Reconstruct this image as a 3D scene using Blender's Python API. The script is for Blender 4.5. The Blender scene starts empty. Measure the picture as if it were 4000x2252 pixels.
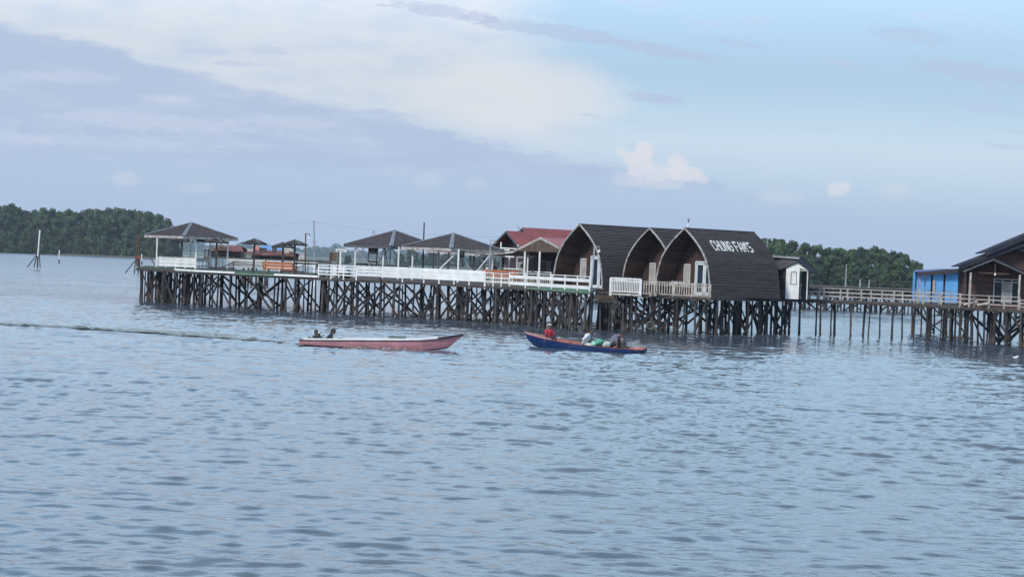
import bpy, bmesh, math, random
import numpy as np
from mathutils import Vector as V3, Matrix
R = math.radians
rnd = random.Random(7)
SC = bpy.context.scene
COL = SC.collection
# ------------------------------------------------------------------ camera
F = 7780.0; H = 4.2; ROLL = math.atan(0.04); PITCH = math.atan(101/F)
_f = V3((0, math.cos(PITCH), -math.sin(PITCH))); _u = V3((0, math.sin(PITCH), math.cos(PITCH))); _r = V3((1,0,0))
CR = _r*math.cos(ROLL) + _u*math.sin(ROLL); CU = -_r*math.sin(ROLL) + _u*math.cos(ROLL)
cd = bpy.data.cameras.new('camera'); cam = bpy.data.objects.new('camera', cd); COL.objects.link(cam)
cd.sensor_width = 36; cd.lens = 36*F/4000; cd.clip_start = 0.5; cd.clip_end = 30000
m = Matrix((( CR.x, CU.x, -_f.x, 0), (CR.y, CU.y, -_f.y, 0), (CR.z, CU.z, -_f.z, H), (0,0,0,1)))
cam.matrix_world = m; SC.camera = cam
def at(px, py, Y):
    d = _f + CR*((px-2000)/F) - CU*((py-1126)/F)
    return V3((0,0,H)) + d*(Y/d.y)
def gx(px, Y): return at(px, 1100, Y).x
# ------------------------------------------------------------------ render / colour
SC.view_settings.view_transform = 'Standard'; SC.view_settings.look = 'None'
SC.view_settings.exposure = 0.12; SC.view_settings.gamma = 1
SC.render.engine = 'CYCLES'
# ------------------------------------------------------------------ node helpers
class N:
    """tiny expression wrapper round math nodes"""
    def __init__(s, nt, sock): s.nt, s.s = nt, sock
    def _m(s, op, *a, clamp=False):
        n = s.nt.nodes.new('ShaderNodeMath'); n.operation = op; n.use_clamp = clamp
        for i, v in enumerate((s,)+a):
            if isinstance(v, N): s.nt.links.new(v.s, n.inputs[i])
            else: n.inputs[i].default_value = v
        return N(s.nt, n.outputs[0])
    def __add__(s, o): return s._m('ADD', o)
    def __sub__(s, o): return s._m('SUBTRACT', o)
    def __mul__(s, o): return s._m('MULTIPLY', o)
    def __truediv__(s, o): return s._m('DIVIDE', o)
    def mx(s, o): return s._m('MAXIMUM', o)
    def mn(s, o): return s._m('MINIMUM', o)
    def inv(s): return (s*-1.0)+1.0
    def step(s, a, b):
        n = s.nt.nodes.new('ShaderNodeMapRange'); n.interpolation_type = 'SMOOTHSTEP'
        s.nt.links.new(s.s, n.inputs['Value']); n.inputs['From Min'].default_value = a; n.inputs['From Max'].default_value = b
        return N(s.nt, n.outputs['Result'])
def comb(nt, x, y, z):
    n = nt.nodes.new('ShaderNodeCombineXYZ')
    for i, v in enumerate((x,y,z)):
        if isinstance(v, N): nt.links.new(v.s, n.inputs[i])
        else: n.inputs[i].default_value = v
    return n.outputs[0]
def noise(nt, vec, scale, detail=4, rough=.5, dist=0):
    n = nt.nodes.new('ShaderNodeTexNoise'); nt.links.new(vec, n.inputs['Vector'])
    n.inputs['Scale'].default_value = scale; n.inputs['Detail'].default_value = detail
    n.inputs['Roughness'].default_value = rough; n.inputs['Distortion'].default_value = dist
    return N(nt, n.outputs['Fac'])
def mixc(nt, fac, a, b):
    n = nt.nodes.new('ShaderNodeMix'); n.data_type = 'RGBA'
    if isinstance(fac, N): nt.links.new(fac.s, n.inputs[0])
    else: n.inputs[0].default_value = fac
    for i, v in ((6,a),(7,b)):
        if isinstance(v, tuple): n.inputs[i].default_value = (*v, 1)
        else: nt.links.new(v, n.inputs[i])
    return n.outputs[2]
def xyz(nt, sock):
    n = nt.nodes.new('ShaderNodeSeparateXYZ'); nt.links.new(sock, n.inputs[0])
    return [N(nt, o) for o in n.outputs]
# ------------------------------------------------------------------ world: Nishita sky with cloud layers by direction
SUN_EL, SUN_AZ = 38, 215     # azimuth from +Y clockwise: behind the camera, to the left
W = bpy.data.worlds.new('World'); SC.world = W; W.use_nodes = True
nt = W.node_tree; nt.nodes.clear()
out = nt.nodes.new('ShaderNodeOutputWorld'); bg = nt.nodes.new('ShaderNodeBackground')
nt.links.new(bg.outputs[0], out.inputs[0])
sky = nt.nodes.new('ShaderNodeTexSky'); sky.sky_type = 'NISHITA'; sky.sun_disc = False
sky.sun_elevation = R(SUN_EL); sky.sun_rotation = R(SUN_AZ); sky.air_density = 1.0; sky.dust_density = 0.6; sky.ozone_density = 2.0
SKY_K = 0.10; HAZE_D = 0.00012
bg.inputs[1].default_value = SKY_K
tc = nt.nodes.new('ShaderNodeTexCoord'); dx, dy, dz = xyz(nt, tc.outputs['Generated'])
front = dy.step(0.0, .35)
U = dx/dy.mx(.15); Vv = dz.mx(0.0)/(dy.mx(.15))
k = 1/SKY_K
def C(r,g,b): return (r*k, g*k, b*k)
vec = comb(nt, U*1.0, Vv*3.2, dy*.0)
nL = noise(nt, vec, 9, 6, .55); nM = noise(nt, vec, 26, 6, .6); nS = noise(nt, vec, 90, 5, .6)
g3 = comb(nt, dx*1.0, dy*1.0, dz*2.5); nG = noise(nt, g3, 2.2, 6, .55)
c = mixc(nt, 0.5, sky.outputs[0], C(.38,.60,.84))
# broken thin white cloud everywhere (seen mostly in the water)
c = mixc(nt, nG.step(.42,.66)*.7, c, C(.54,.68,.83))
# pale veil across the middle of the sky
c = mixc(nt, (Vv.step(.028,.06)*Vv.step(.062,.125).inv()*front)*.8, c, C(.56,.67,.78))
# blue opening at the upper right
blue = (U + (nL-.5)*.10 + Vv*.2).step(-.005,.05)*Vv.step(.06,.105)*front
c = mixc(nt, blue*.9*Vv.step(.35,.5).inv(), c, C(.40,.57,.745))
# big bright cloud, upper left, down to the middle
edge = (Vv*-1.0)+ .108 + (nM-.5)*.030
wmask = (U*-1.0 - Vv*.55 + (nL-.5)*.13 + (nM-.5)*.05 + .075).step(-.02,.035)*Vv.step(.045,.075)*front
c = mixc(nt, wmask*.93*Vv.step(.125,.20).inv(), c, mixc(nt, nM.step(.40,.68), C(.62,.675,.74), C(.54,.62,.73)))
puff = ((U-.003)*(U-.003)*220.0 + (Vv-.084)*(Vv-.084)*1900.0 + (nM-.5)*.5).step(.15,.85).inv()*front
c = mixc(nt, puff*.7, c, C(.69,.72,.76))
# lavender bank at left: under a line that falls to the right
line = Vv + (U+.257)*.185 + (nM-.5)*.022 + (nL-.5)*.022 + (nS-.5)*.006
bank = line.step(.1030,.1095).inv()*front*Vv.step(.028,.05)
nv = noise(nt, comb(nt, U*2.5, Vv*14.0, 1.3), 8, 5, .6)
c = mixc(nt, bank*.95, c, mixc(nt, nv.step(.48,.76), C(.415,.51,.685), C(.50,.585,.73)))
streak = (nM - (U*.2)).step(.55,.68)*Vv.step(.035,.055)*Vv.step(.055,.07).inv()*front
c = mixc(nt, streak*.45, c, C(.60,.66,.78))
# thin lavender streaks across the blue part
vst = comb(nt, U*2.2, (Vv+U*.05)*16.0, 3.7); nT = noise(nt, vst, 9, 5, .55)
c = mixc(nt, nT.step(.56,.70)*Vv.step(.05,.065)*U.step(-.03,.03)*front*.62*Vv.step(.2,.3).inv(), c, C(.47,.55,.72))
# horizon haze
c = mixc(nt, Vv.step(.02,.068).inv()*front*.92, c, C(.40,.50,.69))
hz = dz.step(0.0,.12).inv()
c = mixc(nt, (hz*front.inv()), c, C(.45,.54,.70))
# small cumulus low over the horizon
nX = noise(nt, vec, 230, 4, .6)
def cumulus(c, px, py, sx, sy, amt, col=(.68,.69,.75), sl=0.0, nk=1.0):
    p = at(px, py, 1000.0); u0 = p.x/1000; v0 = (p.z-H)/1000
    q = (U-u0)*(1/sx); w = (Vv-v0+(U-u0)*sl)*(1/sy)
    d = (q*q + w*w + (nS-.5)*nk*1.9 + (nX-.5)*nk*1.6 + (nM-.5)*.6).step(.25,1.25).inv()*front
    return mixc(nt, d*amt, c, C(*col))
for a in ((2450,700,.0085,.0042,.35),(2560,715,.016,.0032,.35),(2500,645,.0080,.0065,.80),(2515,588,.0048,.0062,.92),(2425,595,.0034,.0030,.55),(2470,615,.006,.0035,.6),(2645,635,.0052,.0060,.80),(2672,680,.0098,.0046,.75),(2742,700,.0042,.0026,.55),(3270,738,.0062,.0042,.62),(3300,722,.0030,.0022,.5),
          (3500,745,.009,.004,.25),(3050,770,.012,.004,.22),(2575,678,.0105,.0052,.6),(490,700,.008,.004,.26),(770,735,.011,.003,.14),(1670,700,.008,.004,.18),(1860,715,.006,.003,.14)):
    c = cumulus(c, *a)
for a in ((1050,200,.016,.0022,.5),(800,200,.018,.0016,.5),(930,248,.014,.0016,.5),(2550,385,.012,.0022,.45),(740,525,.013,.003,.5),(900,540,.01,.003,.5)):
    c = cumulus(c, *a, col=(.46,.54,.72), nk=1.4)
# brightness added to the sky for the water's reflections: strongest low, less overhead
up_ = nt.nodes.new('ShaderNodeVectorMath'); up_.operation = 'SCALE'; nt.links.new(c, up_.inputs[0]); nt.links.new(((dz.step(.09,.22)*.92)+1.0-dz.step(.30,.66)*.85).s, up_.inputs['Scale']); c = up_.outputs[0]
# soft streaks
for a in ((600,478,.055,.0045,.36),(1130,478,.035,.0035,.36),(250,300,.03,.0035,.30),(640,385,.014,.0022,.40),(450,560,.06,.004,.25)):
    c = cumulus(c, *a, col=(.61,.67,.77), sl=.02, nk=1.5)
for a in ((1720,45,.03,.0035,.55),(2150,120,.045,.004,.60),(2560,190,.035,.0028,.60),(2620,215,.03,.002,.4),(2850,165,.02,.002,.4),(3560,140,.022,.005,.40),(3800,280,.035,.005,.55),(3850,420,.02,.0035,.35),(2560,385,.016,.0028,.6)):
    c = cumulus(c, *a, col=(.44,.52,.70), sl=.10, nk=1.4)
# below the horizon
c = mixc(nt, dz.step(-.05,-.005).inv(), c, C(.10,.12,.14))
nt.links.new(c, bg.inputs[0])
# ------------------------------------------------------------------ sun
sd = bpy.data.lights.new('sun', 'SUN'); sd.energy = 2.8; sd.angle = R(10); sd.color = (1, .96, .90)
so = bpy.data.objects.new('sun', sd); COL.objects.link(so)
az, el = R(SUN_AZ), R(SUN_EL)
sdir = V3((math.sin(az)*math.cos(el), math.cos(az)*math.cos(el), math.sin(el)))
so.rotation_euler = sdir.to_track_quat('Z','Y').to_euler(); so.location = (-60,-60,80)
# ------------------------------------------------------------------ materials
MATS = {}
def mat(name, a, b=None, rough=.75, scale=2.0, stretch=(1,1,1), bump=0, metal=0, fn=None, lo=.35, hi=.65, alpha=None):
    if name in MATS: return MATS[name]
    M = bpy.data.materials.new(name); M.use_nodes = True; t = M.node_tree
    p = t.nodes['Principled BSDF']; p.inputs['Roughness'].default_value = rough; p.inputs['Metallic'].default_value = metal
    b = b or tuple(x*.72 for x in a)
    geo = t.nodes.new('ShaderNodeNewGeometry'); x,y,z = xyz(t, geo.outputs['Position'])
    v = comb(t, x*stretch[0], y*stretch[1], z*stretch[2])
    n1 = noise(t, v, scale, 5, .6)
    c = mixc(t, n1.step(lo,hi), a, b)
    if fn: c = fn(t, c, (x,y,z), v)
    t.links.new(c, p.inputs['Base Color'])
    if bump:
        bn = t.nodes.new('ShaderNodeBump'); bn.inputs['Strength'].default_value = 1; bn.inputs['Distance'].default_value = bump
        t.links.new(n1.s, bn.inputs['Height']); t.links.new(bn.outputs[0], p.inputs['Normal'])
    MATS[name] = M; return M
def crust(t, c, P, v):      # tidal band: barnacles and bleached slime close to the water
    x,y,z = P
    n = noise(t, comb(t, x*1.0, y*1.0, z*.6), 6, 5, .7)
    band = (z + (n-.5)*.9).step(.35,.95).inv()
    c = mixc(t, band*n.step(.47,.60)*.65, c, (.12,.095,.075))
    return mixc(t, (z+(n-.5)*.2).step(.02,.22).inv(), c, (.018,.016,.014))
def planks(sp, depth=.5, axis=2):
    def f(t, c, P, v):
        q = P[axis]*(1/sp); fr = q._m('FRACT'); fl = q._m('FLOOR')
        wn = t.nodes.new('ShaderNodeTexWhiteNoise'); wn.noise_dimensions = '1D'; t.links.new(fl.s, wn.inputs['W'])
        c2 = mixc(t, N(t, wn.outputs['Value'])*depth, c, (.018,.013,.012))
        return mixc(t, fr.step(.0,.10).inv()*.7, c2, (.008,.007,.007))
    return f
def drips(t, c, P, v):      # rust and dirt streaks running down
    n = noise(t, comb(t, P[0]*4.0, P[1]*4.0, P[2]*.5), 2.2, 5, .65)
    return mixc(t, n.step(.5,.72)*.65, c, (.16,.12,.09))
M_pile = mat('pile_wood', (.012,.010,.013), (.034,.027,.028), .85, 3, (3,3,.5), fn=crust)
M_pile2 = mat('grey_pile_wood', (.080,.068,.064), (.03,.025,.025), .85, 3, (3,3,.5), fn=crust)
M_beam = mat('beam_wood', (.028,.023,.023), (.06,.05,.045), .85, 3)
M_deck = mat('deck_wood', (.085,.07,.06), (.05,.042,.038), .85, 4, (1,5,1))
M_turf = mat('turf', (.018,.042,.020), (.03,.06,.028), .95, 3, bump=.01)
M_turfedge = mat('pale_green_board', (.13,.22,.15), (.09,.15,.10), .8, 2)
M_white = mat('white_paint', (.74,.74,.73), (.62,.62,.60), .55, 1.6, fn=lambda t,c,P,v: mixc(t, noise(t, comb(t, P[0]*3.0, P[1]*3.0, P[2]*1.5), 2.5, 5, .7).step(.58,.75)*.5, c, (.36,.33,.29)))
M_white2 = mat('worn_white_paint', (.62,.61,.58), (.42,.39,.35), .7, 3, fn=drips)
M_cream = mat('dirty_white_paint', (.50,.46,.41), (.30,.27,.235), .75, 3, fn=drips)
M_greyrail = mat('weathered_rail', (.42,.385,.36), (.26,.235,.22), .8, 3)
M_dark = mat('dark_wood', (.045,.028,.028), (.025,.018,.020), .7, 3)
M_gzroof = mat('brown_roof_sheet', (.040,.032,.036), (.062,.050,.054), .85, 1.5)
M_gzcap = mat('ridge_cap', (.20,.21,.235), (.10,.105,.125), .5, 5)
M_fascia = mat('fascia_board', (.46,.44,.42), (.25,.22,.20), .7, 3, (1,1,1), fn=drips)
M_fdark = mat('dark_fascia', (.05,.052,.062), (.10,.10,.11), .6, 3)
M_hutroof = mat('hut_shingle', (.034,.029,.032), (.060,.051,.053), .9, 1.0, (1,1,6), lo=.3, hi=.7)
M_hutin = mat('hut_lining', (.17,.078,.048), (.085,.042,.03), .7, 1.3, fn=planks(.95,.6))
M_hutwall = mat('hut_wall', (.060,.028,.021), (.038,.019,.016), .7, 2, fn=planks(.22,.3))
M_trim = mat('arch_trim', (.42,.40,.38), (.20,.18,.165), .7, 4)
M_glass = mat('dark_glass', (.02,.035,.05), (.012,.02,.03), .08, 1)
M_louvre = mat('louvre_white', (.52,.51,.50), (.38,.36,.35), .6, 2)
M_doorw = mat('door_frame_white', (.62,.66,.70), (.5,.53,.56), .5, 2)
M_redroof = mat('red_roof_sheet', (.25,.062,.060), (.20,.048,.050), .5, .8)
M_redroof2 = mat('faded_red_sheet', (.34,.115,.12), (.26,.08,.085), .6, .8)
M_maroon = mat('maroon_wall', (.045,.024,.034), (.030,.018,.026), .75, 1)
M_gable = mat('stained_plywood', (.115,.075,.050), (.055,.036,.028), .8, 1.2, (2,2,.5))
M_orange = mat('orange_wood', (.42,.135,.040), (.30,.085,.030), .5, 4, (1,1,4))
M_rust = mat('rusted_sheet', (.20,.052,.042), (.11,.036,.034), .8, .9, fn=lambda t,c,P,v: mixc(t, noise(t,v,.8,6,.7).step(.55,.65)*.8, c, (.36,.27,.25)))
M_tarp = mat('blue_tarp', (.10,.27,.62), (.08,.21,.5), .5, 1)
M_salmon = mat('salmon_sheet', (.55,.17,.10), (.42,.12,.08), .6, 1)
M_bluewall = mat('blue_wall', (.115,.36,.70), (.10,.31,.62), .7, .6)
M_bluesheet = mat('blue_roof_sheet', (.10,.14,.36), (.08,.11,.28), .5, 1)
M_brick = mat('brown_board_wall', (.125,.052,.034), (.070,.031,.023), .75, 1.4, (1,1,4), fn=planks(.21,.55))
M_shedwall = mat('weathered_board_wall', (.055,.045,.045), (.10,.085,.080), .85, 1.5, (1,1,3), fn=planks(.24,.75))
M_house_roof = mat('dark_sheet_roof', (.022,.025,.038), (.038,.038,.05), .9, 1); M_house_roof.node_tree.nodes['Principled BSDF'].inputs['Specular IOR Level'].default_value = .08
M_metal = mat('galvanised_pole', (.33,.34,.36), (.22,.22,.24), .45, 3, metal=.2)
M_bulb = mat('bulb_glass', (.85,.86,.88), (.8,.82,.85), .2, 1)
M_pink = mat('pink_hull_paint', (.56,.265,.295), (.43,.195,.225), .35, 1.2, (1,1,3))
M_bluehull = mat('blue_hull_paint', (.011,.040,.155), (.008,.028,.10), .35, 1.4, (1,1,3))
M_redin = mat('red_boat_lining', (.30,.085,.070), (.19,.055,.048), .6, 3)
M_blackp = mat('black_paint', (.012,.012,.016), (.02,.02,.024), .5, 3)
M_engine = mat('engine_metal', (.022,.022,.024), (.05,.045,.04), .45, 8, metal=.4)
M_chrome = mat('fuel_tank_white', (.65,.67,.68), (.45,.45,.45), .4, 4)
M_skin = mat('skin', (.17,.085,.055), (.14,.07,.045), .55, 6)
M_hair = mat('black_hair', (.009,.008,.008), (.014,.012,.011), .6, 30)
M_red = mat('red_cloth', (.42,.030,.045), (.30,.02,.035), .85, 9)
M_maroonc = mat('maroon_sleeve_cloth', (.055,.014,.022), (.04,.01,.016), .85, 9)
M_whitec = mat('white_cloth', (.68,.68,.70), (.55,.55,.57), .85, 7)
M_greyc = mat('grey_cloth', (.165,.165,.205), (.12,.12,.15), .85, 7)
M_blackc = mat('black_cloth', (.010,.011,.018), (.016,.016,.022), .9, 7)
M_navyc = mat('navy_cloth', (.016,.020,.035), (.02,.022,.035), .9, 7)
M_green = mat('green_net', (.10,.36,.25), (.05,.20,.14), .7, 14)
M_sack = mat('woven_sack', (.48,.50,.48), (.30,.33,.31), .8, 6)
M_tub = mat('dark_green_tub', (.016,.035,.032), (.03,.05,.045), .5, 3)
M_tyre = mat('tyre_rubber', (.13,.115,.10), (.055,.05,.046), .9, 6)
M_leaf = mat('leaf_green', (.085,.16,.035), (.05,.10,.025), .7, 9)
M_mud = mat('mud_bank', (.10,.092,.080), (.075,.085,.055), .9, .05)
M_reed = mat('reed_green', (.060,.105,.050), (.085,.095,.055), .9, .03)
M_bark = mat('mangrove_bark', (.10,.085,.07), (.06,.05,.04), .9, 2)
def leafmat(name, a, b, cc):
    def f(t, c, P, v):
        n = noise(t, v, .22, 3, .6)
        c = mixc(t, n.step(.45,.62)*.8, c, cc)
        oi = t.nodes.new('ShaderNodeObjectInfo')
        return mixc(t, N(t, oi.outputs['Random'])*.35, c, cc)
    return mat(name, a, b, .75, 1.1, fn=f)
M_fol = leafmat('mangrove_leaves', (.026,.060,.022), (.078,.128,.040), (.018,.042,.022))
M_fol2 = leafmat('far_leaves', (.030,.060,.030), (.045,.080,.035), (.022,.045,.028))
# ------------------------------------------------------------------ mesh builder
class MB:
    def __init__(s): s.v, s.f = [], []
    def add(s, vs, fs):
        b = len(s.v); s.v += [tuple(v) for v in vs]; s.f += [tuple(b+i for i in f) for f in fs]; return s
    def box(s, c, d, rz=0, M=None):
        cx, cy, cz = c; x, y, z = d[0]/2, d[1]/2, d[2]/2
        ca, sa = math.cos(rz), math.sin(rz); vs = []
        for k in (-z,z):
            for i,j in ((-x,-y),(x,-y),(x,y),(-x,y)):
                vs.append((cx+i*ca-j*sa, cy+i*sa+j*ca, cz+k))
        return s.add(vs, [(3,2,1,0),(4,5,6,7),(0,1,5,4),(1,2,6,5),(2,3,7,6),(3,0,4,7)])
    def bar(s, p, q, w, h=None, up=(0,0,1)):
        h = h or w; p, q = V3(p), V3(q); d = (q-p).normalized(); upv = V3(up)
        if abs(d.dot(upv)) > .95: upv = V3((0,1,0)) if abs(d.y) < .9 else V3((1,0,0))
        a = d.cross(upv).normalized(); b = a.cross(d).normalized()
        vs = [e + a*i*w/2 + b*j*h/2 for e in (p,q) for i,j in ((-1,-1),(1,-1),(1,1),(-1,1))]
        return s.add(vs, [(3,2,1,0),(4,5,6,7),(0,1,5,4),(1,2,6,5),(2,3,7,6),(3,0,4,7)])
    def tube(s, pts, rs, n=8, caps=True):
        pts = [V3(p) for p in pts]
        if not hasattr(rs,'__len__'): rs = [rs]*len(pts)
        b = len(s.v); up = V3((0,0,1))
        for i,p in enumerate(pts):
            d = (pts[min(i+1,len(pts)-1)] - pts[max(i-1,0)]).normalized()
            u = V3((0,1,0)) if abs(d.z) > .9 else up
            a = d.cross(u).normalized(); bb = a.cross(d)
            for k in range(n):
                t = 2*math.pi*k/n; s.v.append(tuple(p + (a*math.cos(t)+bb*math.sin(t))*rs[i]))
        for i in range(len(pts)-1):
            for k in range(n):
                s.f.append((b+i*n+k, b+i*n+(k+1)%n, b+(i+1)*n+(k+1)%n, b+(i+1)*n+k))
        if caps:
            s.f.append(tuple(b+k for k in range(n))[::-1]); s.f.append(tuple(b+(len(pts)-1)*n+k for k in range(n)))
        return s
    def prism(s, poly, z0, z1):     # plan polygon (ccw) extruded up
        n = len(poly); vs = [(x,y,z0) for x,y in poly]+[(x,y,z1) for x,y in poly]
        return s.add(vs, [tuple(range(n))[::-1], tuple(range(n,2*n))]+[(i,(i+1)%n,n+(i+1)%n,n+i) for i in range(n)])
    def slab(s, pts, off):          # polygon in space given a thickness vector
        n = len(pts); o = V3(off); vs = [V3(p) for p in pts]+[V3(p)+o for p in pts]
        return s.add(vs, [tuple(range(n)), tuple(range(n,2*n))[::-1]]+[(i,n+i,n+(i+1)%n,(i+1)%n) for i in range(n)])
    def ball(s, c, r, n=12, m_=8):
        if not hasattr(r,'__len__'): r = (r,r,r)
        vs = [(c[0],c[1],c[2]+r[2])]
        for i in range(1,m_):
            a = math.pi*i/m_
            for k in range(n):
                t = 2*math.pi*k/n; vs.append((c[0]+r[0]*math.sin(a)*math.cos(t), c[1]+r[1]*math.sin(a)*math.sin(t), c[2]+r[2]*math.cos(a)))
        vs.append((c[0],c[1],c[2]-r[2])); e = len(vs)-1; fs = []
        for k in range(n):
            fs.append((0,1+k,1+(k+1)%n)); fs.append((e,e-n+(k+1)%n,e-n+k))
            for i in range(m_-2): fs.append((1+i*n+k,1+(i+1)*n+k,1+(i+1)*n+(k+1)%n,1+i*n+(k+1)%n))
        return s.add(vs, fs)
    def build(s, name, mt, parent=None, M=None, smooth=False, fix=True):
        me = bpy.data.meshes.new(name)
        off = root_off(parent) if M is None else V3((0,0,0))
        vs = [V3(v)-off for v in s.v]
        me.from_pydata([tuple(v) for v in vs], [], s.f); me.update()
        if fix:
            b = bmesh.new(); b.from_mesh(me); bmesh.ops.recalc_face_normals(b, faces=b.faces); b.to_mesh(me); b.free()
        if smooth: me.polygons.foreach_set('use_smooth', [True]*len(me.polygons))
        me.materials.append(mt)
        o = bpy.data.objects.new(name, me); COL.objects.link(o)
        if parent is not None: o.parent = parent
        return o
OFF = {}
def root_off(p):
    while p is not None:
        if p.name in OFF: return OFF[p.name]
        p = p.parent
    return V3((0,0,0))
def tag(o, label=None, cat=None, group=None, kind=None):
    if label: o['label'] = label
    if cat: o['category'] = cat
    if group: o['group'] = group
    if kind: o['kind'] = kind
    return o
def thing(name, label, cat, loc=(0,0,0), group=None, local=False, rz=0):
    """Empty at the base. local=True: its parts are drawn in its own frame (meshes near 0,0,0)."""
    o = bpy.data.objects.new(name, None); COL.objects.link(o); o.empty_display_size = .3
    o.location = loc; o.rotation_euler = (0,0,rz)
    OFF[o.name] = V3((0,0,0)) if local else V3(loc)
    return tag(o, label, cat, group)
def mesh_only(name, mb, mt):
    o = mb.build(name, mt); me = o.data; bpy.data.objects.remove(o); return me
def inst(name, me, parent, M):
    o = bpy.data.objects.new(name, me); COL.objects.link(o); o.parent = parent; o.matrix_local = M; return o
# ------------------------------------------------------------------ lettering from 5x7 strokes
GL = {'C':('01110','10001','10000','10000','10000','10001','01110'),'H':('10001','10001','10001','11111','10001','10001','10001'),
 'U':('10001','10001','10001','10001','10001','10001','01110'),'N':('10001','11001','11001','10101','10011','10011','10001'),
 'G':('01110','10001','10000','10111','10001','10001','01110'),'F':('11111','10000','10000','11110','10000','10000','10000'),
 'A':('00100','01010','01010','10001','11111','10001','10001'),'M':('10001','11011','11011','10101','10101','10001','10001'),
 "'":('1','1','0','0','0','0','0'),'S':('01111','10000','10000','01110','00001','00001','11110'),' ':('00',)*7}
def glyph_runs(text):
    x = 0; runs = []
    for ch in text:
        g = GL[ch]
        for r, row in enumerate(g):
            i = 0
            while i < len(row):
                if row[i] == '1':
                    j = i
                    while j < len(row) and row[j] == '1': j += 1
                    runs.append((x+i+.09, x+j-.09, r, r+1)); i = j
                else: i += 1
        x += len(g[0]) + 1
    return runs, x-1
def scribble(mb, o, ux, uy, w, h, n, un, dn=.006, seed=1, curve=0):
    """a row of worn little strokes the size of illegible lettering"""
    q = random.Random(seed); o, ux, uy, un = V3(o), V3(ux), V3(uy), V3(un)
    for i in range(n):
        t = (i+.5)/n; c0 = o + ux*(w*(t-.5)) + uy*(curve*(1-(2*t-1)**2)); ww = w/n*q.uniform(.45,.85)
        for k in range(2):
            a = c0 + ux*(ww*(k-.5)*.8) + un*dn
            mb.slab([a-uy*h*.5, a-uy*h*.5+ux*ww*.3, a+uy*h*.5+ux*ww*.3, a+uy*h*.5], un*dn)
        if q.random() < .75:
            a = c0 + uy*h*q.choice((-.4,0,.35)) + un*dn
            mb.slab([a-ux*ww*.5, a+ux*ww*.5, a+ux*ww*.5+uy*h*.2, a-ux*ww*.5+uy*h*.2], un*dn*1.3)

# ================================================================== THE SETTING
# ---- water
def water_mat():
    M = bpy.data.materials.new('river_water'); M.use_nodes = True; t = M.node_tree
    p = t.nodes['Principled BSDF']; p.inputs['IOR'].default_value = 1.333
    geo = t.nodes.new('ShaderNodeNewGeometry'); x,y,z = xyz(t, geo.outputs['Position'])
    gust = noise(t, comb(t, x*.35, y*1.0, 0.0), .035, 4, .6)      # wind patches
    b = noise(t, comb(t, x*.60-y*.12, y*1.0, 7.0), 4.2, 3, .55, .4)
    d = noise(t, comb(t, x*.60+y*.2, y*1.0, 3.0), 12, 2, .5)
    far = y.step(150,260)
    a = noise(t, comb(t, x*.5+y*.10, y*1.0, 1.0), 1.15, 3, .5, .6)
    amp = gust.step(.35,.65)*.6+.55
    h = (b*.018 + d*.004 + a*far*.16)*amp
    bn = t.nodes.new('ShaderNodeBump'); bn.inputs['Strength'].default_value = 1; bn.inputs['Distance'].default_value = 1.0
    t.links.new(h.s, bn.inputs['Height']); t.links.new(bn.outputs[0], p.inputs['Normal'])
    t.links.new(mixc(t, gust.step(.3,.7), (.062,.085,.115), (.088,.104,.120)), p.inputs['Base Color'])
    t.links.new((y.step(70,500)*.20+.05).s, p.inputs['Roughness'])
    return M
X0 = 2600
qn = np.random.default_rng(12); WAVES = []
for lam, sl, n_ in ((4.2,.022,7),(2.1,.036,9),(1.2,.058,14),(.75,.084,18),(.46,.100,20),(.31,.080,18)):
    for _ in range(n_):
        l_ = lam*qn.uniform(.78,1.25); th = qn.normal(0,.38 if lam > .6 else .55)+.10; kk = 2*math.pi/l_
        WAVES.append((kk*math.sin(th), kk*math.cos(th), qn.uniform(0,6.28), sl*1.41/kk/math.sqrt(n_), qn.uniform(.02,.06), qn.uniform(0,6.28)))
def wave_h(X, Y, kmax=1e9):
    Z = np.zeros_like(X)
    for kx,ky,ph,am,gk,gp in WAVES:
        if math.hypot(kx,ky) > kmax: continue
        Z += am*np.sin(kx*X+ky*Y+ph)*(1+.38*np.sin(gk*X*1.3+gk*Y*2.1+gp))
    g = .85+.28*np.sin(X*.05+Y*.11+1)*np.sin(Y*.043-X*.02)
    return Z*g
def grid(xs, ys, x_fade, y_fade, kmax=1e9, gain=1.0, y_in=None):
    Xg, Yg = np.meshgrid(xs, ys); Z = wave_h(Xg, Yg, kmax)*gain
    f = np.clip((x_fade-np.abs(Xg))/6,0,1)*np.clip((y_fade-Yg)/(25 if y_in is None else 200),0,1)
    if y_in is not None: f = f*np.clip((Yg-y_in)/8,0,1)
    Z = Z*f
    v = np.stack([Xg,Yg,Z],-1).reshape(-1,3); ny, nx = len(ys), len(xs)
    idx = np.arange(ny*nx).reshape(ny,nx); q_ = np.stack([idx[:-1,:-1],idx[:-1,1:],idx[1:,1:],idx[1:,:-1]],-1).reshape(-1,4)
    return v, q_
def ysteps(y0, y1, k0):
    ys = [y0]
    while ys[-1] < y1: ys.append(ys[-1]+max(.048, k0*ys[-1]))
    ys[-1] = y1; return np.array(ys)
near = grid(np.arange(-26.04,26.05,.07), ysteps(16,62,.0022), 1e9, 1e9)
mid = grid(np.arange(-72.1,72.2,.14), ysteps(62,210,.0026), 72, 218)
outr = grid(np.arange(-240,240.3,.65), ysteps(210,900,.0026), 240, 900, 4.2, 1.7, 206)
Vv_ = [near[0], mid[0], outr[0]]; Qq_ = [near[1], mid[1]+len(near[0]), outr[1]+len(near[0])+len(mid[0])]; b_ = len(near[0])+len(mid[0])+len(outr[0])
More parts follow.
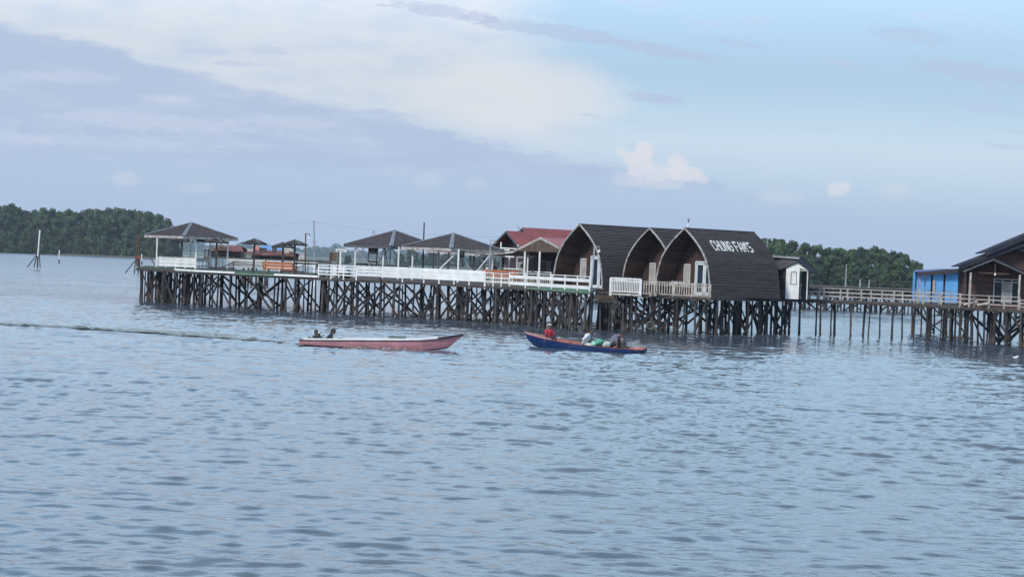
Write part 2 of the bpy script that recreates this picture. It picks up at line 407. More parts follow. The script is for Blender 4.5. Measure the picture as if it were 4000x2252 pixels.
def flat(x0,y0,x1,y1):
    global b_
    Vv_.append(np.array([(x0,y0,0),(x1,y0,0),(x1,y1,0),(x0,y1,0)])); Qq_.append(np.array([[b_,b_+1,b_+2,b_+3]])); b_ += 4
flat(-X0,900,X0,4200); flat(-X0,210,-240,900); flat(240,210,X0,900); flat(-X0,-40,-72.1,210); flat(72.1,-40,X0,210); flat(-72.1,-40,72.1,16); flat(-72.1,16,-26.04,62); flat(26.04,16,72.1,62)
Vv_ = np.concatenate(Vv_); Qq_ = np.concatenate(Qq_)
wme = bpy.data.meshes.new('water'); wme.vertices.add(len(Vv_)); wme.vertices.foreach_set('co', Vv_.astype(np.float32).ravel())
wme.loops.add(Qq_.size); wme.loops.foreach_set('vertex_index', Qq_.astype(np.int32).ravel()); wme.polygons.add(len(Qq_))
wme.polygons.foreach_set('loop_start', np.arange(0,Qq_.size,4,dtype=np.int32)); wme.polygons.foreach_set('use_smooth', np.ones(len(Qq_),dtype=bool))
wme.update(calc_edges=True); wme.materials.append(water_mat())
water = bpy.data.objects.new('water', wme); COL.objects.link(water); tag(water, kind='structure')
M_glass.node_tree.nodes['Principled BSDF'].inputs['Specular IOR Level'].default_value = .15
# ---- far shores
def land(name, pts, z, mt, seed=0):
    q = random.Random(seed); mb = MB(); top = [(gx(px,Y), Y) for px,Y in pts]
    mb.prism(top, -.5, z); o = mb.build(name, mt); tag(o, kind='structure'); return o
land('mud_bank', [(-900,800),(0,812),(500,792),(760,775),(820,860),(760,1100),(-900,1100)], .55, M_mud)
land('mudflat', [(700,1500),(1150,900),(1500,960),(2500,980),(2700,3600),(300,3600)], .35, M_reed)
land('river_bank', [(2850,440),(3650,425),(3900,470),(4600,480),(5200,700),(2700,700)], .5, M_mud)

# ---- trees
def crown_mesh(name, h, w, seed, nleaf=2600, leaf=.5, low=.02, mt=None):
    """crown of many leaf clumps spread over lumps of uneven size, gaps between them"""
    q = np.random.default_rng(seed); lumps = []
    n = 26
    for i in range(n):
        t = (i+.5)/n; z = h*(low + (0.93-low)*t); rad = w*.5*(math.sin(math.pi*min(1,(.22+.80*t)))**.6)
        a = q.uniform(0,2*math.pi); rr = rad*q.uniform(.25,.85)
        s_ = w*q.uniform(.13,.24)*(1.1-.5*t)
        lumps.append((rr*math.cos(a), rr*math.sin(a), z, s_))
    for i in range(5):
        a = q.uniform(0,6.28); rr = w*.28*q.uniform(0,1); lumps.append((rr*math.cos(a), rr*math.sin(a), h*q.uniform(.84,.96), w*q.uniform(.08,.13)))
    per = nleaf//len(lumps); vs, fs = [], []
    for (x,y,z,s_) in lumps:
        for _ in range(per):
            d = q.normal(size=3); d /= np.linalg.norm(d); r_ = s_*q.uniform(.45,1.15)*(1.25 if q.uniform() < .12 else 1)
            c_ = np.array([x,y,z]) + d*r_*np.array([1,1,.85]); 
            nrm = d + q.normal(size=3)*.5; nrm /= np.linalg.norm(nrm)
            a = np.cross(nrm, [0,0,1.0]); a /= (np.linalg.norm(a)+1e-6); b = np.cross(nrm, a)
            l1, l2 = leaf*q.uniform(.5,1.1), leaf*q.uniform(.3,.7); base = len(vs)
            th = q.uniform(0,3.14); a, b = a*math.cos(th)+b*math.sin(th), b*math.cos(th)-a*math.sin(th)
            vs += [tuple(c_-a*l1), tuple(c_+b*l2*.8+a*.2*l1), tuple(c_+a*l1), tuple(c_-b*l2)]
            fs.append((base,base+1,base+2,base+3))
    mb = MB(); mb.add(vs, fs)
    for (x,y,z,s_) in lumps:       # solid core added inside each lump to block light through the leaves
        mb.ball((x,y,z), (s_*.40,s_*.40,s_*.38), 7, 5)
    o = mb.build(name, mt or M_fol, fix=False); me = o.data; bpy.data.objects.remove(o); return me
def trunk_mesh(h, w, seed):
    q = random.Random(seed); mb = MB()
    mb.tube([(0,0,0),(.15,0,h*.35),(.0,.2,h*.7),(.1,0,h*.92)], [.28,.22,.14,.05], 6)
    for i in range(9):
        a = q.uniform(0,6.28); z = h*q.uniform(.25,.75); L = w*q.uniform(.25,.42)
        mb.tube([(0,0,z),(math.cos(a)*L*.5,math.sin(a)*L*.5,z+L*.35),(math.cos(a)*L,math.sin(a)*L,z+L*.8)], [.12,.08,.03], 5)
    for i in range(9):             # stilt roots
        a = q.uniform(0,6.28); L = q.uniform(.8,2.2)
        mb.tube([(0,0,1.2+q.random()),(math.cos(a)*L*.6,math.sin(a)*L*.6,.9),(math.cos(a)*L,math.sin(a)*L,-.4)], [.08,.07,.05], 5)
    return mesh_only('trunk', mb, M_bark)
CR_M = [crown_mesh('crown', 10, 7.0+.6*(i%3), 11+i, 4200, .40) for i in range(6)]
TR_M = [trunk_mesh(10, 6.5, 50+i) for i in range(2)]
CR_F = [crown_mesh('crown', 10, 7.5, 31+i, 1100, .7, mt=M_fol2) for i in range(3)]
tcount = 0
def tree(px, Y, h, label, group, wscale=1.0, meshes=CR_M, z=.3, name='mangrove_tree'):
    global tcount; tcount += 1
    t = thing(name, label, 'tree', (gx(px,Y), Y, z), group, local=True, rz=rnd.uniform(0,6.28))
    s = h/10; sw = s*wscale*rnd.uniform(.9,1.15)
    inst('crown', meshes[tcount % len(meshes)], t, Matrix.Diagonal((sw,sw,s,1)))
    inst('trunk', TR_M[tcount % 2], t, Matrix.Diagonal((s,s,s,1)))
    return t
def prof(pr, x):
    for (a,b),(c_,d) in zip(pr, pr[1:]):
        if a <= x <= c_: return b + (d-b)*(x-a)/(c_-a)
    return pr[0][1] if x < pr[0][0] else pr[-1][1]
LT = [(-60,812),(0,806),(33,797),(63,814),(83,830),(138,818),(159,812),(193,842),(232,824),(276,823),(295,843),(328,818),(386,818),(439,819),(491,818),(540,826),(568,826),(634,856),(656,868),(670,884),(714,950)]
LL = 'dark green mangrove tree in the dense wood on the left shore'
LLs = 'low mangrove tree at the water edge of the wood on the left shore'
x = -40
while x < 690:
    Y = 836 + rnd.uniform(-5,8); top = prof(LT, x); h = (945+.04*x+42-top)*Y/F*.97
    tree(x, Y, max(h,7), LL, 'mangroves on the left shore', .80, z=.4); x += rnd.uniform(24,38)
x = -60
while x < 695:
    Y = 822 + rnd.uniform(-4,4); top = prof(LT, x)+rnd.uniform(22,52); h = (945+.04*x+42-top)*Y/F
    tree(x, Y, max(h,5), LL, 'mangroves on the left shore', .85); x += rnd.uniform(34,50)
x = -50
while x < 700:
    Y = 806 + rnd.uniform(-3,3) - max(0,x-400)*.05; h = rnd.uniform(6.5,11) if x < 640 else rnd.uniform(5,7)
    tree(x, Y, h, LLs, 'low mangroves along the left waterline', .95); x += rnd.uniform(40,62)
RT = [(2880,955),(2963,940),(3017,931),(3071,944),(3120,962),(3163,948),(3192,975),(3240,972),(3330,975),(3414,971),(3493,985),(3561,1009),(3608,1046),(3660,1085)]
RL = 'green mangrove tree in the wood behind the footbridge'
x = 2860
while x < 3615:
    Y = 452+rnd.uniform(-5,8); h = (945+.04*x+.0+H*F/Y-prof(RT,x))*Y/F*.98
    tree(x, Y, max(h,4.5), RL, 'mangroves behind the footbridge', .90, z=.4); x += rnd.uniform(34,52)
x = 2880
while x < 3625:
    Y = 440+rnd.uniform(-3,4); h = (945+.04*x+H*F/Y-prof(RT,x)-rnd.uniform(18,60))*Y/F
    tree(x, Y, max(h,4), RL, 'mangroves behind the footbridge', 1.0, z=.4); x += rnd.uniform(55,85)
x = 2900
while x < 3640:
    Y = 431+rnd.uniform(-2,2); h = rnd.uniform(4,6.0)
    tree(x, Y, h, 'low mangrove bush at the foot of the wood behind the footbridge', 'low bushes behind the footbridge', 1.1, z=.3); x += rnd.uniform(80,120)
x = 1560
while x < 2330:
    Y = 1130+rnd.uniform(-40,60); h = rnd.uniform(6,9.5)*(1.0 if x < 1750 else 1.1)
    tree(x, Y, h, 'hazy green tree in the far wood seen under the middle pavilions', 'trees in the far wood behind the pavilions', 1.5, CR_F, z=.2, name='far_tree'); x += rnd.uniform(34,56)
tree(1596, 1080, 9.8, 'taller hazy tree standing out at the left end of the far wood', None, .6, CR_F, name='far_tree')
tree(1355, 870, 3.6, 'small lone green mangrove bush on the mudflat left of the middle pavilion', None, 1.5, CR_M, z=.9, name='mangrove_bush')
def far_woods():
    q = np.random.default_rng(3); vs, fs = [], []
    n = 15000; Y0 = 3500
    for _ in range(n):
        px = q.uniform(560, 2700); Y = Y0+q.uniform(-25,60)
        hh = 15+3.2*math.sin(px*.021)+1.6*math.sin(px*.067+1)+1.2*math.sin(px*.17) + (6*math.exp(-((px-1310)/22)**2)) + 5*math.exp(-((px-740)/70)**2)
        z = .3+hh*(q.uniform(0,1)**.7); c_ = np.array([gx(px,Y), Y, z])
        l = q.uniform(1,3.0); a = q.normal(size=3)*l*.6; b = q.normal(size=3)*l*.6; base = len(vs)
        vs += [tuple(c_-a), tuple(c_+b), tuple(c_+a), tuple(c_-b)]; fs.append((base,base+1,base+2,base+3))
    for i in range(130):
        px = 560+i*16.5; mb_h = 13.0+3.0*math.sin(px*.021)+1.6*math.sin(px*.067+1)
        t = MB(); t.ball((gx(px,Y0+20), Y0+20, mb_h*.42), (8,8,mb_h*.5), 8, 6); b = len(vs)
        vs += t.v; fs += [tuple(b+k for k in f) for f in t.f]
    mb = MB(); mb.add(vs, fs); o = mb.build('far_woods', M_fol2, fix=False); tag(o, 'long hazy blue wood along the far shore', 'woods', kind='stuff')
far_woods()
# ================================================================== PIERS
def pile_mesh(seed, r=.09, mt=None):
    q = random.Random(seed); pts, rs = [], []
    ax, ay = q.uniform(-.05,.05), q.uniform(-.05,.05)
    for i in range(6):
        t = i/5; pts.append((ax*math.sin(t*3)+q.uniform(-.012,.012), ay*math.sin(t*2.5), t)); rs.append(r*(1.1-.25*t)*q.uniform(.9,1.1)*(1.25 if i < 2 else 1))
    return mesh_only('pile', MB().tube(pts, rs, 7), mt or M_pile)
PM = [pile_mesh(i, mt=M_pile if i else M_pile2) for i in range(7)]
BM = [mesh_only('brace', MB().tube([(0,0,0),(.01,.01,.5),(0,0,1)], [.078,.07,.062], 6), M_pile if i else M_pile2) for i in range(2)]
def put_pile(parent, x, y, ztop, r=1.0, lean=(0,0), zbot=-1.2, k=None):
    o = parent.location; L = ztop-zbot
    M = Matrix.Translation((x-o.x, y-o.y, zbot-o.z)) @ Matrix(((r,0,lean[0],0),(0,r,lean[1],0),(0,0,L,0),(0,0,0,1))) @ Matrix.Rotation(rnd.uniform(0,6.28),4,'Z')
    return inst('pile', PM[rnd.randrange(7) if k is None else k], parent, M)
def put_bar(parent, name, me, p, q_, r=1.0):
    p, q_ = V3(p), V3(q_); d = q_-p; L = d.length
    M = Matrix.Translation(p-parent.location) @ d.to_track_quat('Z','Y').to_matrix().to_4x4() @ Matrix.Diagonal((r,r,L,1))
    return inst(name, me, parent, M)
def inside(poly, x, y):
    c = False; n = len(poly)
    for i in range(n):
        (x1,y1),(x2,y2) = poly[i], poly[(i+1)%n]
        if (y1 > y) != (y2 > y) and x < (x2-x1)*(y-y1)/(y2-y1)+x1: c = not c
    return c
def lerp_line(pts, s):       # pts list of (x,y), s metres along
    for a, b in zip(pts, pts[1:]):
        L = math.dist(a,b)
        if s <= L: t = s/L; return (a[0]+(b[0]-a[0])*t, a[1]+(b[1]-a[1])*t)
        s -= L
    return pts[-1]
def linelen(pts): return sum(math.dist(a,b) for a,b in zip(pts,pts[1:]))
def pier(name, label, poly_px, z, nfront, step=1.15, rows=(0,1.6,3.4,5.5,8), turf=None, thick=.10, edge=M_beam, brace=.55, seed=0, rscale=1.0, cat='pier', jit=.25, maxp=98, xlim=None):
    """deck on piles. The first nfront corners of the polygon are its front line."""
    q = random.Random(seed); P = [(gx(px,Y), Y) for px,Y in poly_px]
    cx = sum(p[0] for p in P)/len(P); cy = sum(p[1] for p in P)/len(P)
    t = thing(name, label, cat, (cx,cy,0))
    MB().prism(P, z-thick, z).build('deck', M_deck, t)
    if turf:
        S = [(cx+(x-cx)*.985, cy+(y-cy)*.985) for x,y in P]
        MB().prism(S, z+.002, z+.03).build('turf', turf, t)
    fr = P[:nfront]; L = linelen(fr)
    mb = MB()
    for a, b in zip(fr, fr[1:]):
        mb.bar((a[0],a[1]-.06,z-thick-.06),(b[0],b[1]-.06,z-thick-.06), .07, .12)
        mb.bar((a[0],a[1]+1.6,z-thick-.07),(b[0],b[1]+1.6,z-thick-.07), .07, .12)
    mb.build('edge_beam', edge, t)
    jb = MB(); s = .3
    while s < L:
        x, y = lerp_line(fr, s)
        e = y+.1
        while inside(P, x, e+.4) and e < y+12: e += .4
        if e > y+.5: jb.bar((x,y-.14,z-thick-.05),(x,e,z-thick-.05), .09, .10)
        s += .62
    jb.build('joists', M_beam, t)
    grid = []; n = 0
    for ri, ro in enumerate(rows):
        row = []; s = q.uniform(0,.5)
        while s < L:
            x, y = lerp_line(fr, s); x += q.uniform(-jit,jit); y += ro+q.uniform(-jit,jit)+.05
            if (ri == 0 or inside(P, x, y)) and n < maxp and (xlim is None or xlim(x,y)):
                put_pile(t, x, y, z-thick-.02+.0, rscale*q.uniform(.55,1.2), (q.uniform(-.20,.20), q.uniform(-.2,.2))); row.append((x,y)); n += 1
            s += step*q.uniform(.7,1.3)*(1+.15*ri)
        grid.append(row)
    nb = 0
    for row in grid:
        for i in range(len(row)-1):
            if q.random() < brace*1.25 and nb < 97:
                j = min(i+q.choice((1,1,2,2)), len(row)-1); a, b = row[i], row[j]
                if q.random() < .5: a, b = b, a
                put_bar(t, 'brace', BM[q.randrange(5) == 0 and 0 or 1], (a[0],a[1]-.12,q.uniform(-.3,.6)), (b[0],b[1]-.12,z-thick-q.uniform(.05,.5)), rscale*q.uniform(.7,1.3)); nb += 1
    return t, P
def railing(parent, line, z, style='bar', h=.92, post=1.6, mt=None, rails=(.5,.22), name='railing', boards=(.36,), bh=.2, seed=0, postw=.09, px=True):
    """line: list of (px, Y) or (x,y). Rails are the part, every post a sub-part."""
    mt = mt or M_white; L_ = [(gx(a,b),b) for a,b in line] if px else line
    off = parent
    m_ = MB(); q = random.Random(seed); L = linelen(L_)
    for a, b in zip(L_, L_[1:]):
        A = lambda zz, dy=0: (a[0],a[1]+dy,zz); B = lambda zz, dy=0: (b[0],b[1]+dy,zz)
        m_.bar(A(z+h), B(z+h), .07, .05)
        if style in ('bar','picket'):
            for r_ in rails: m_.bar(A(z+h*r_,-.03), B(z+h*r_,-.03), .035, .075 if style == 'bar' else .06)
        if style == 'board':
            for r_ in boards: m_.bar(A(z+h*r_,-.045), B(z+h*r_,-.045), .03, bh)
    if style == 'picket':
        s = .05
        while s < L:
            x, y = lerp_line(L_, s); hh = h+.02+q.uniform(-.02,.03)
            m_.bar((x,y-.07,z+.03),(x+q.uniform(-.01,.01),y-.07,z+hh+.05), .062, .02, up=(0,1,0)); s += .17
    ra = m_.build(name, mt, parent)
    s = 0; n = max(1, round(L/post)); 
    for i in range(n+1):
        x, y = lerp_line(L_, L*i/n*.9999)
        MB().bar((x,y,z-.3),(x,y,z+h+.04), postw, postw, up=(0,1,0)).build('post', mt, ra)
    return ra
ZT, ZM = 2.60, 2.58
FRONT = [(530,160),(761,149.5),(917,147.5),(1072,145.5),(1242,144),(1391,142),(1660,142),(1909,137.5),(2067,134),(2221,129),(2310,126)]
# ---- left terrace
t1, P1 = pier('terrace_pier', 'left end of the long pier, with green turf, on dark piles under the left pavilion',
   [(530,160),(761,149.5),(917,147.5),(1072,145.5),(1240,144),(1300,172),(880,176),(560,177)], ZT, 5, step=1.25, rows=(0,2.0,4.2,7.5,11), turf=M_turf, seed=2, edge=M_beam)
MB().bar((gx(681,153.5),153.2,ZT+.03),(gx(761,149.5),149.3,ZT+.03),.06,.14).bar((gx(761,149.5),149.3,ZT+.03),(gx(917,147.5),147.3,ZT+.03),.06,.14).build('white_kerb', M_white, t1)
MB().bar((gx(1071,145.5),145.3,ZT+.03),(gx(1240,144),143.8,ZT+.03),.06,.14).build('white_kerb', M_white, t1)
MB().bar((gx(918,147.5),147.3,ZT-.03),(gx(1070,145.5),145.3,ZT-.03),.06,.12).build('green_kerb', M_turfedge, t1)
railing(t1, [(608,168.5),(761,163.5)], ZT, 'board', .90, 1.7, M_white, boards=(.28,.58,.84), bh=.21)
railing(t1, [(761,163.5),(817,169)], ZT, 'board', .90, 1.5, M_white2, boards=(.3,.75), bh=.12)
railing(t1, [(817,169),(885,171)], ZT, 'board', .92, 1.5, M_white, boards=(.2,.45,.68,.9), bh=.15)
r_ = railing(t1, [(885,171),(1030,171.5)], ZT, 'board', .92, 1.5, M_white, boards=(.36,.62,.88), bh=.22)
sc = MB()
for i, zz in enumerate((.80,.55)):
    a, b = V3((gx(893,170.8),170.8,0)), V3((gx(1024,171.3),171.3,0)); c0 = (a+b)/2; c0.z = ZT+.92*zz
    scribble(sc, c0, (1,0,0), (0,0,1), (b-a).length, .15, 19, (0,-1,0), .02, seed=4+i)
sc.build('lettering', M_dark, r_)
railing(t1, [(1040,171),(1242,169)], ZT, 'bar', .92, 1.2, M_white, rails=(.7,.4))
# ---- middle pier with its long white railing
t2, P2 = pier('walkway_pier', 'middle of the long pier behind the white railing, deck on crowded dark piles',
   [(1242,144),(1391,142),(1660,142),(1909,137.5),(2067,134),(2221,129),(2310,126),(2335,135),(2150,147),(2130,172),(1302,172)], ZM, 7, step=.98, rows=(0,1.3,2.9,5.2,9), seed=5, brace=.8, turf=None)
MB().prism([(gx(2080,134.2),134.2),(gx(2221,129.3),129.3),(gx(2305,126.4),126.4),(gx(2325,134.6),134.6),(gx(2150,146),146)], ZM+.002, ZM+.03).build('turf', M_turfedge, t2)
MB().bar((gx(2060,134),133.9,ZM-.06),(gx(2221,129),128.9,ZM-.06),.05,.14).bar((gx(2221,129),128.9,ZM-.06),(gx(2308,126),125.9,ZM-.06),.05,.14).build('green_kerb', M_turfedge, t2)
railing(t2, [(1243,144),(1391,142)], ZM, 'bar', .92, 1.3, M_white, rails=(.75,.5,.25))
railing(t2, [(1300,145.8),(1345,145.5)], ZM, 'board', .9, .5, M_white, boards=(.3,.48,.66,.84), bh=.13, name='slatted_panel')
railing(t2, [(1391,142),(1488,142)], ZM, 'board', .92, 1.75, M_white, boards=(.36,.62,.86), bh=.19)
railing(t2, [(1488,142),(1660,142),(1893,137.8)], ZM, 'board', .93, 1.6, M_white, boards=(.34,.60,.87), bh=.235)
railing(t2, [(1895,137.7),(1990,135.8)], ZM, 'bar', .84, .85, M_white, rails=(.62,.3), postw=.08)
railing(t2, [(1990,135.8),(2067,134),(2221,129),(2304,126.1)], ZM, 'board', .92, 1.7, M_white, boards=(.24,.72), bh=.21)
railing(t2, [(1905,146),(2160,142)], ZM, 'picket', .66, 2.0, M_cream, rails=(.85,.2), name='picket_fence')
railing(t2, [(2000,150),(2150,147)], ZM, 'bar', 1.0, 1.6, M_white, rails=(.0,), name='porch_rail')
# grey posts that carry on up past the front piles
for px, Y, top in ((1292,144.2,1040),(1313,144.1,1035)): pass
# ---- platform of the arched cabins
t3, P3 = pier('cabin_pier', 'deck on dark piles that carries the three arched cabins',
   [(2350,139),(2386,134),(2502,131.5),(2600,131.2),(2780,129.7),(3120,139.5),(3130,141.5),(2960,150),(2500,154),(2165,153),(2160,147)], 2.47, 6, step=.92, rows=(0,1.4,3.0,5.0,8), seed=9, brace=.75)
railing(t3, [(2386,133.6),(2502,131.2)], 2.50, 'picket', .92, 2.2, M_white, rails=(.82,.06), name='picket_fence', postw=.16)
railing(t3, [(2503,131.3),(2633,131.0)], 2.47, 'picket', .82, 2.2, M_cream, rails=(.82,.04), name='picket_fence', seed=3, postw=.13)
railing(t3, [(2634,131),(2775,129.8)], 2.47, 'picket', .80, 1.6, M_cream, rails=(.78,.04), name='picket_fence', seed=4, postw=.12)
MB().bar((gx(2390,133.5),133.3,2.38),(gx(2500,131.2),131.0,2.38),.06,.10).build('white_kerb', M_white2, t3)
# ---- footbridge
t4, P4 = pier('footbridge', 'long grey wooden footbridge from the white shed to the brown house',
   [(3122,139.6),(3400,139),(3600,137.5),(3750,135.5),(3760,137.5),(3600,139.6),(3400,141.1),(3125,141.8)], 2.48, 4, step=1.3, rows=(0,1.7), seed=14, brace=.10, thick=.12, cat='footbridge', rscale=.85)
railing(t4, [(3122,139.7),(3400,139.1),(3600,137.6),(3755,135.6)], 2.5, 'bar', .78, 1.45, M_greyrail, rails=(.68,.3))
railing(t4, [(3128,141.6),(3400,140.9),(3600,139.4),(3755,137.4)], 2.5, 'bar', .78, 1.75, M_greyrail, rails=(.62,.3))
# ---- platform of the brown house
t5, P5 = pier('house_pier', 'deck on stout piles under the brown house at the right edge',
   [(3700,134.6),(3751,134),(3985,129.5),(4120,128),(4150,148),(3585,152),(3585,146),(3700,138)], 2.46, 4, step=1.0, rows=(0,1.8,4,7), seed=17, brace=.6, rscale=1.1)
railing(t5, [(3752,134),(3985,129.6)], 2.46, 'bar', .80, 1.25, M_greyrail, rails=(.66,.30))
railing(t5, [(3986,129.6),(4120,128.1)], 2.46, 'bar', .62, 1.3, M_greyrail, rails=(.66,.30), name='side_railing')
p_, q_ = at(3765,1189,133.4), at(3818,1176,132.6); MB().bar(p_, q_, .05, .10).build('loose_plank', M_cream, t5)
p_, q_ = at(3818,1192,131.9), at(3860,1181,131.6); MB().bar(p_, q_, .05, .12).build('loose_plank', M_cream, t5)
# ---- far jetties behind
def far_jetty(label, poly, z, seed, rows=(0,2,4.5), step=1.5, rail=None, nfront=2, mp=98):
    t, P = pier('far_jetty', label, poly, z, nfront, step=step, rows=rows, seed=seed, brace=.7, cat='jetty', rscale=1.25, maxp=mp)
    if rail: railing(t, rail, z, 'bar', .9, 2.2, M_pile2, rails=(.5,))
    return t
far_jetty('far dark jetty on piles seen under the arched cabins and the pier', [(1880,222),(2330,224),(2760,228),(2760,240),(1880,236)], 2.3, 21, nfront=3, step=1.3)
far_jetty('far dark jetty with a rail, seen behind the footbridge', [(3040,236),(3400,238),(3800,240),(3800,256),(3040,252)], 2.9, 23, rail=[(3420,238),(3640,239)], nfront=3, step=1.15)
far_jetty('far jetty end standing behind the brown house', [(3830,205),(4150,205),(4150,222),(3830,222)], 2.3, 24, step=1.2)
# ---- steps and landing stage with tyre
ls = thing('landing_stage', 'low rough landing stage with steps and hanging tyre under the arched cabins', 'landing stage', (gx(2500,129),129,0))
def pl(name, p, q_, w, h, m_=M_pile2): return MB().bar(p, q_, w, h).build(name, m_, ls)
pl('stringer', at(2310,1160,126.6), at(2392,1162,127.4), .5, .25, M_gable)
pl('step', at(2318,1174,126.2), at(2418,1178,127), .5, .10, M_deck)
pl('step', at(2360,1199,126.6), at(2455,1199,127.5), .5, .07, M_pile)
pl('step', at(2390,1220,126.6), at(2505,1226,127.5), .6, .07, M_pile)
for i in range(5):
    pl('plank', at(2362,1244+i*.5,126.6+i*.25), at(2632,1259+i*.5,128.4+i*.25), .2, .06, M_pile2 if i % 2 else M_pile)
pl('beam', at(2360,1252,126.5), at(2600,1265,128.2), .12, .16, M_pile)
pl('beam', at(2555,1265,128), at(2628,1270,128.4), .10, .10, M_pile)
for px in (2388,2432,2472,2560,2603): put_pile(ls, gx(px,126.7+(px-2380)*.006), 126.5+(px-2380)*.006, 1.45 if px < 2480 else .9, .8)
for px in (2345,2391,2434): pl('upright', at(px,1182,126.6), at(px-2,1300,126.6), .09, .09, M_pile2)
ty = thing('tyre', 'old mud-grey tyre hung as a fender on the landing stage', 'tyre', tuple(at(2541,1271,126.9)), local=True)
mb = MB(); nA, nB = 28, 10
vs = []; fs = []
for i in range(nA):
    a = 2*math.pi*i/nA
    for j in range(nB):
        b = 2*math.pi*j/nB; rr = .225+.062*math.cos(b); vs.append((rr*math.cos(a), .085*math.sin(b), rr*math.sin(a)))
for i in range(nA):
    for j in range(nB): fs.append((i*nB+j, i*nB+(j+1)%nB, ((i+1)%nA)*nB+(j+1)%nB, ((i+1)%nA)*nB+j))
mb.add(vs, fs); mb.build('tread', M_tyre, ty, smooth=True)
MB().tube([(0,-.02,.24),(.02,0,.5)], .012, 5).build('rope', M_sack, ty)
MB().ball((0,0,0),(.05,.04,.02),10,6)
lit = MB().ball(at(3966,1398,104)+V3((0,0,.03)),(.13,.09,.06),9,6).ball(at(3974,1396,104.1)+V3((0,0,.05)),(.07,.06,.06),8,5).build('floating_bag', M_white, smooth=True); tag(lit,'small white plastic bag floating at the right edge of the water','litter')

# ================================================================== PAVILIONS
def pavilion(label, pk, Y, eave_px, hd, posts, post_mt, fmat, capw=.34, rz=45, braces=(), dy=0):
    """square hipped roof turned 45 degrees. pk: pixel of the peak, hd: half diagonal in metres"""
    top = at(pk[0], pk[1], Y); ez = at(eave_px[0], eave_px[1], Y-hd).z
    t = thing('pavilion', label, 'pavilion', (top.x, Y, ZT)); c = V3((top.x, Y, 0))
    cor = [c+V3((hd*math.cos(R(a)), hd*math.sin(R(a)), ez)) for a in (-90-rz+45, -rz+45, 90-rz+45, 180-rz+45)]
    pkv = V3((c.x, c.y, top.z)); mb = MB()
    # ribbed sheet roof: each slope with small ribs running down to its eave
    for i in range(4):
        a, b = cor[i], cor[(i+1)%4]; mid_n = (b-a).cross(pkv-a).normalized()
        if mid_n.z < 0: mid_n = -mid_n
        mb.slab([a,b,pkv], mid_n*-.04)
        nr = 17
        for k in range(1,nr):
            s = k/nr; e = a.lerp(b,s); tt = 1-abs(2*s-1)      # meets the hip
            topp = e + (pkv-(a+b)/2)*tt
            mb.bar(e+mid_n*.012, topp+mid_n*.012, .035, .025, up=tuple(mid_n))
    rf = mb.build('roof', M_gzroof, t)
    for i in range(4):
        a = cor[i]; d = (pkv-a)
        n = V3(((a-c).x, (a-c).y, 0)).normalized(); side = V3((-n.y,n.x,0)); upn = d.cross(side).normalized()
        if upn.z < 0: upn = -upn
        m2 = MB(); w = capw/2
        drop = upn*.0
        sl = (pkv.z-ez)/(hd*.7071)     # slope fall per metre sideways
        p0, p1 = a+V3((0,0,.035)), pkv+V3((0,0,.035))
        L = [p0+side*w-V3((0,0,w*.707*sl*.9)), p0, p0-side*w-V3((0,0,w*.707*sl*.9))]
        U_ = [p1+side*w*.75-V3((0,0,.06)), p1, p1-side*w*.75-V3((0,0,.06))]
        m2.slab([L[0],L[1],U_[1],U_[0]], (0,0,.03)).slab([L[1],L[2],U_[2],U_[1]], (0,0,.03))
        m2.build('hip_cap', M_gzcap, rf)
    m3 = MB()
    for i in range(4):
        a, b = cor[i], cor[(i+1)%4]; m3.bar(a+V3((0,0,-.12)), b+V3((0,0,-.12)), .04, .19)
    m3.build('fascia', fmat, t)
    m4 = MB()
    for i in range(4):
        a = cor[i]; m4.bar(a+V3((0,0,-.09)), pkv+V3((0,0,-.12)), .07, .10)
        b = cor[(i+1)%4]; m4.bar((a+b)/2+V3((0,0,-.09)), pkv+V3((0,0,-.12)), .05, .08)
    m4.build('rafters', M_dark, t)
    for px, py_, Yp, w in posts:
        x = gx(px, Yp); MB().bar((x,Yp,ZT-.1),(x,Yp,ez-.05), w, w, up=(0,1,0)).build('post', post_mt, t)
    for a, b, mt in braces: MB().bar(a, b, .07, .07).build('brace', mt, t)
    return t
g1 = pavilion('leftmost pavilion with a brown hipped roof and pale fascia on white posts', (749,869), 166, (761,923), 3.9,
   [(608,0,168.0,.11),(761,0,163.4,.12),(885,0,165.8,.11),(816,0,169,.10),(740,0,169.5,.10)], M_white, M_fascia)
g2 = pavilion('second pavilion from the left, dark fascia, crossed braces, brown sign under it', (1542,900), 156, (1558,961), 3.95,
   [(1384,0,155.5,.12),(1493,0,153.8,.10),(1553,0,152.6,.12),(1501,0,159,.10),(1520,0,158.5,.09),(1608,0,153.5,.12)], M_white, M_fdark,
   braces=[(at(1386,960,155),at(1446,1036,154.6),M_metal),(at(1500,960,156),at(1515,1036,156),M_metal),(at(1522,965,157),at(1470,1036,157),M_metal),(at(1525,962,156),at(1570,1030,156),M_metal),(at(1421,962,158),at(1398,1008,158),M_metal)])
g3 = pavilion('third pavilion from the left with a pale fascia, hanging black basket and white braces', (1771,911), 150, (1798,970), 3.9,
   [(1787,0,146.6,.12),(1608,0,150,.11),(1920,0,149.4,.11),(1708,0,152.6,.09)], M_white, M_fascia,
   braces=[(at(1786,984,146.6),at(1717,1050,146.9),M_white),(at(1809,1004,147.1),at(1839,1056,147.6),M_white),(at(1912,998,148.6),at(1866,1056,147.6),M_white),(at(1908,1004,151),at(1850,1060,150),M_metal)])
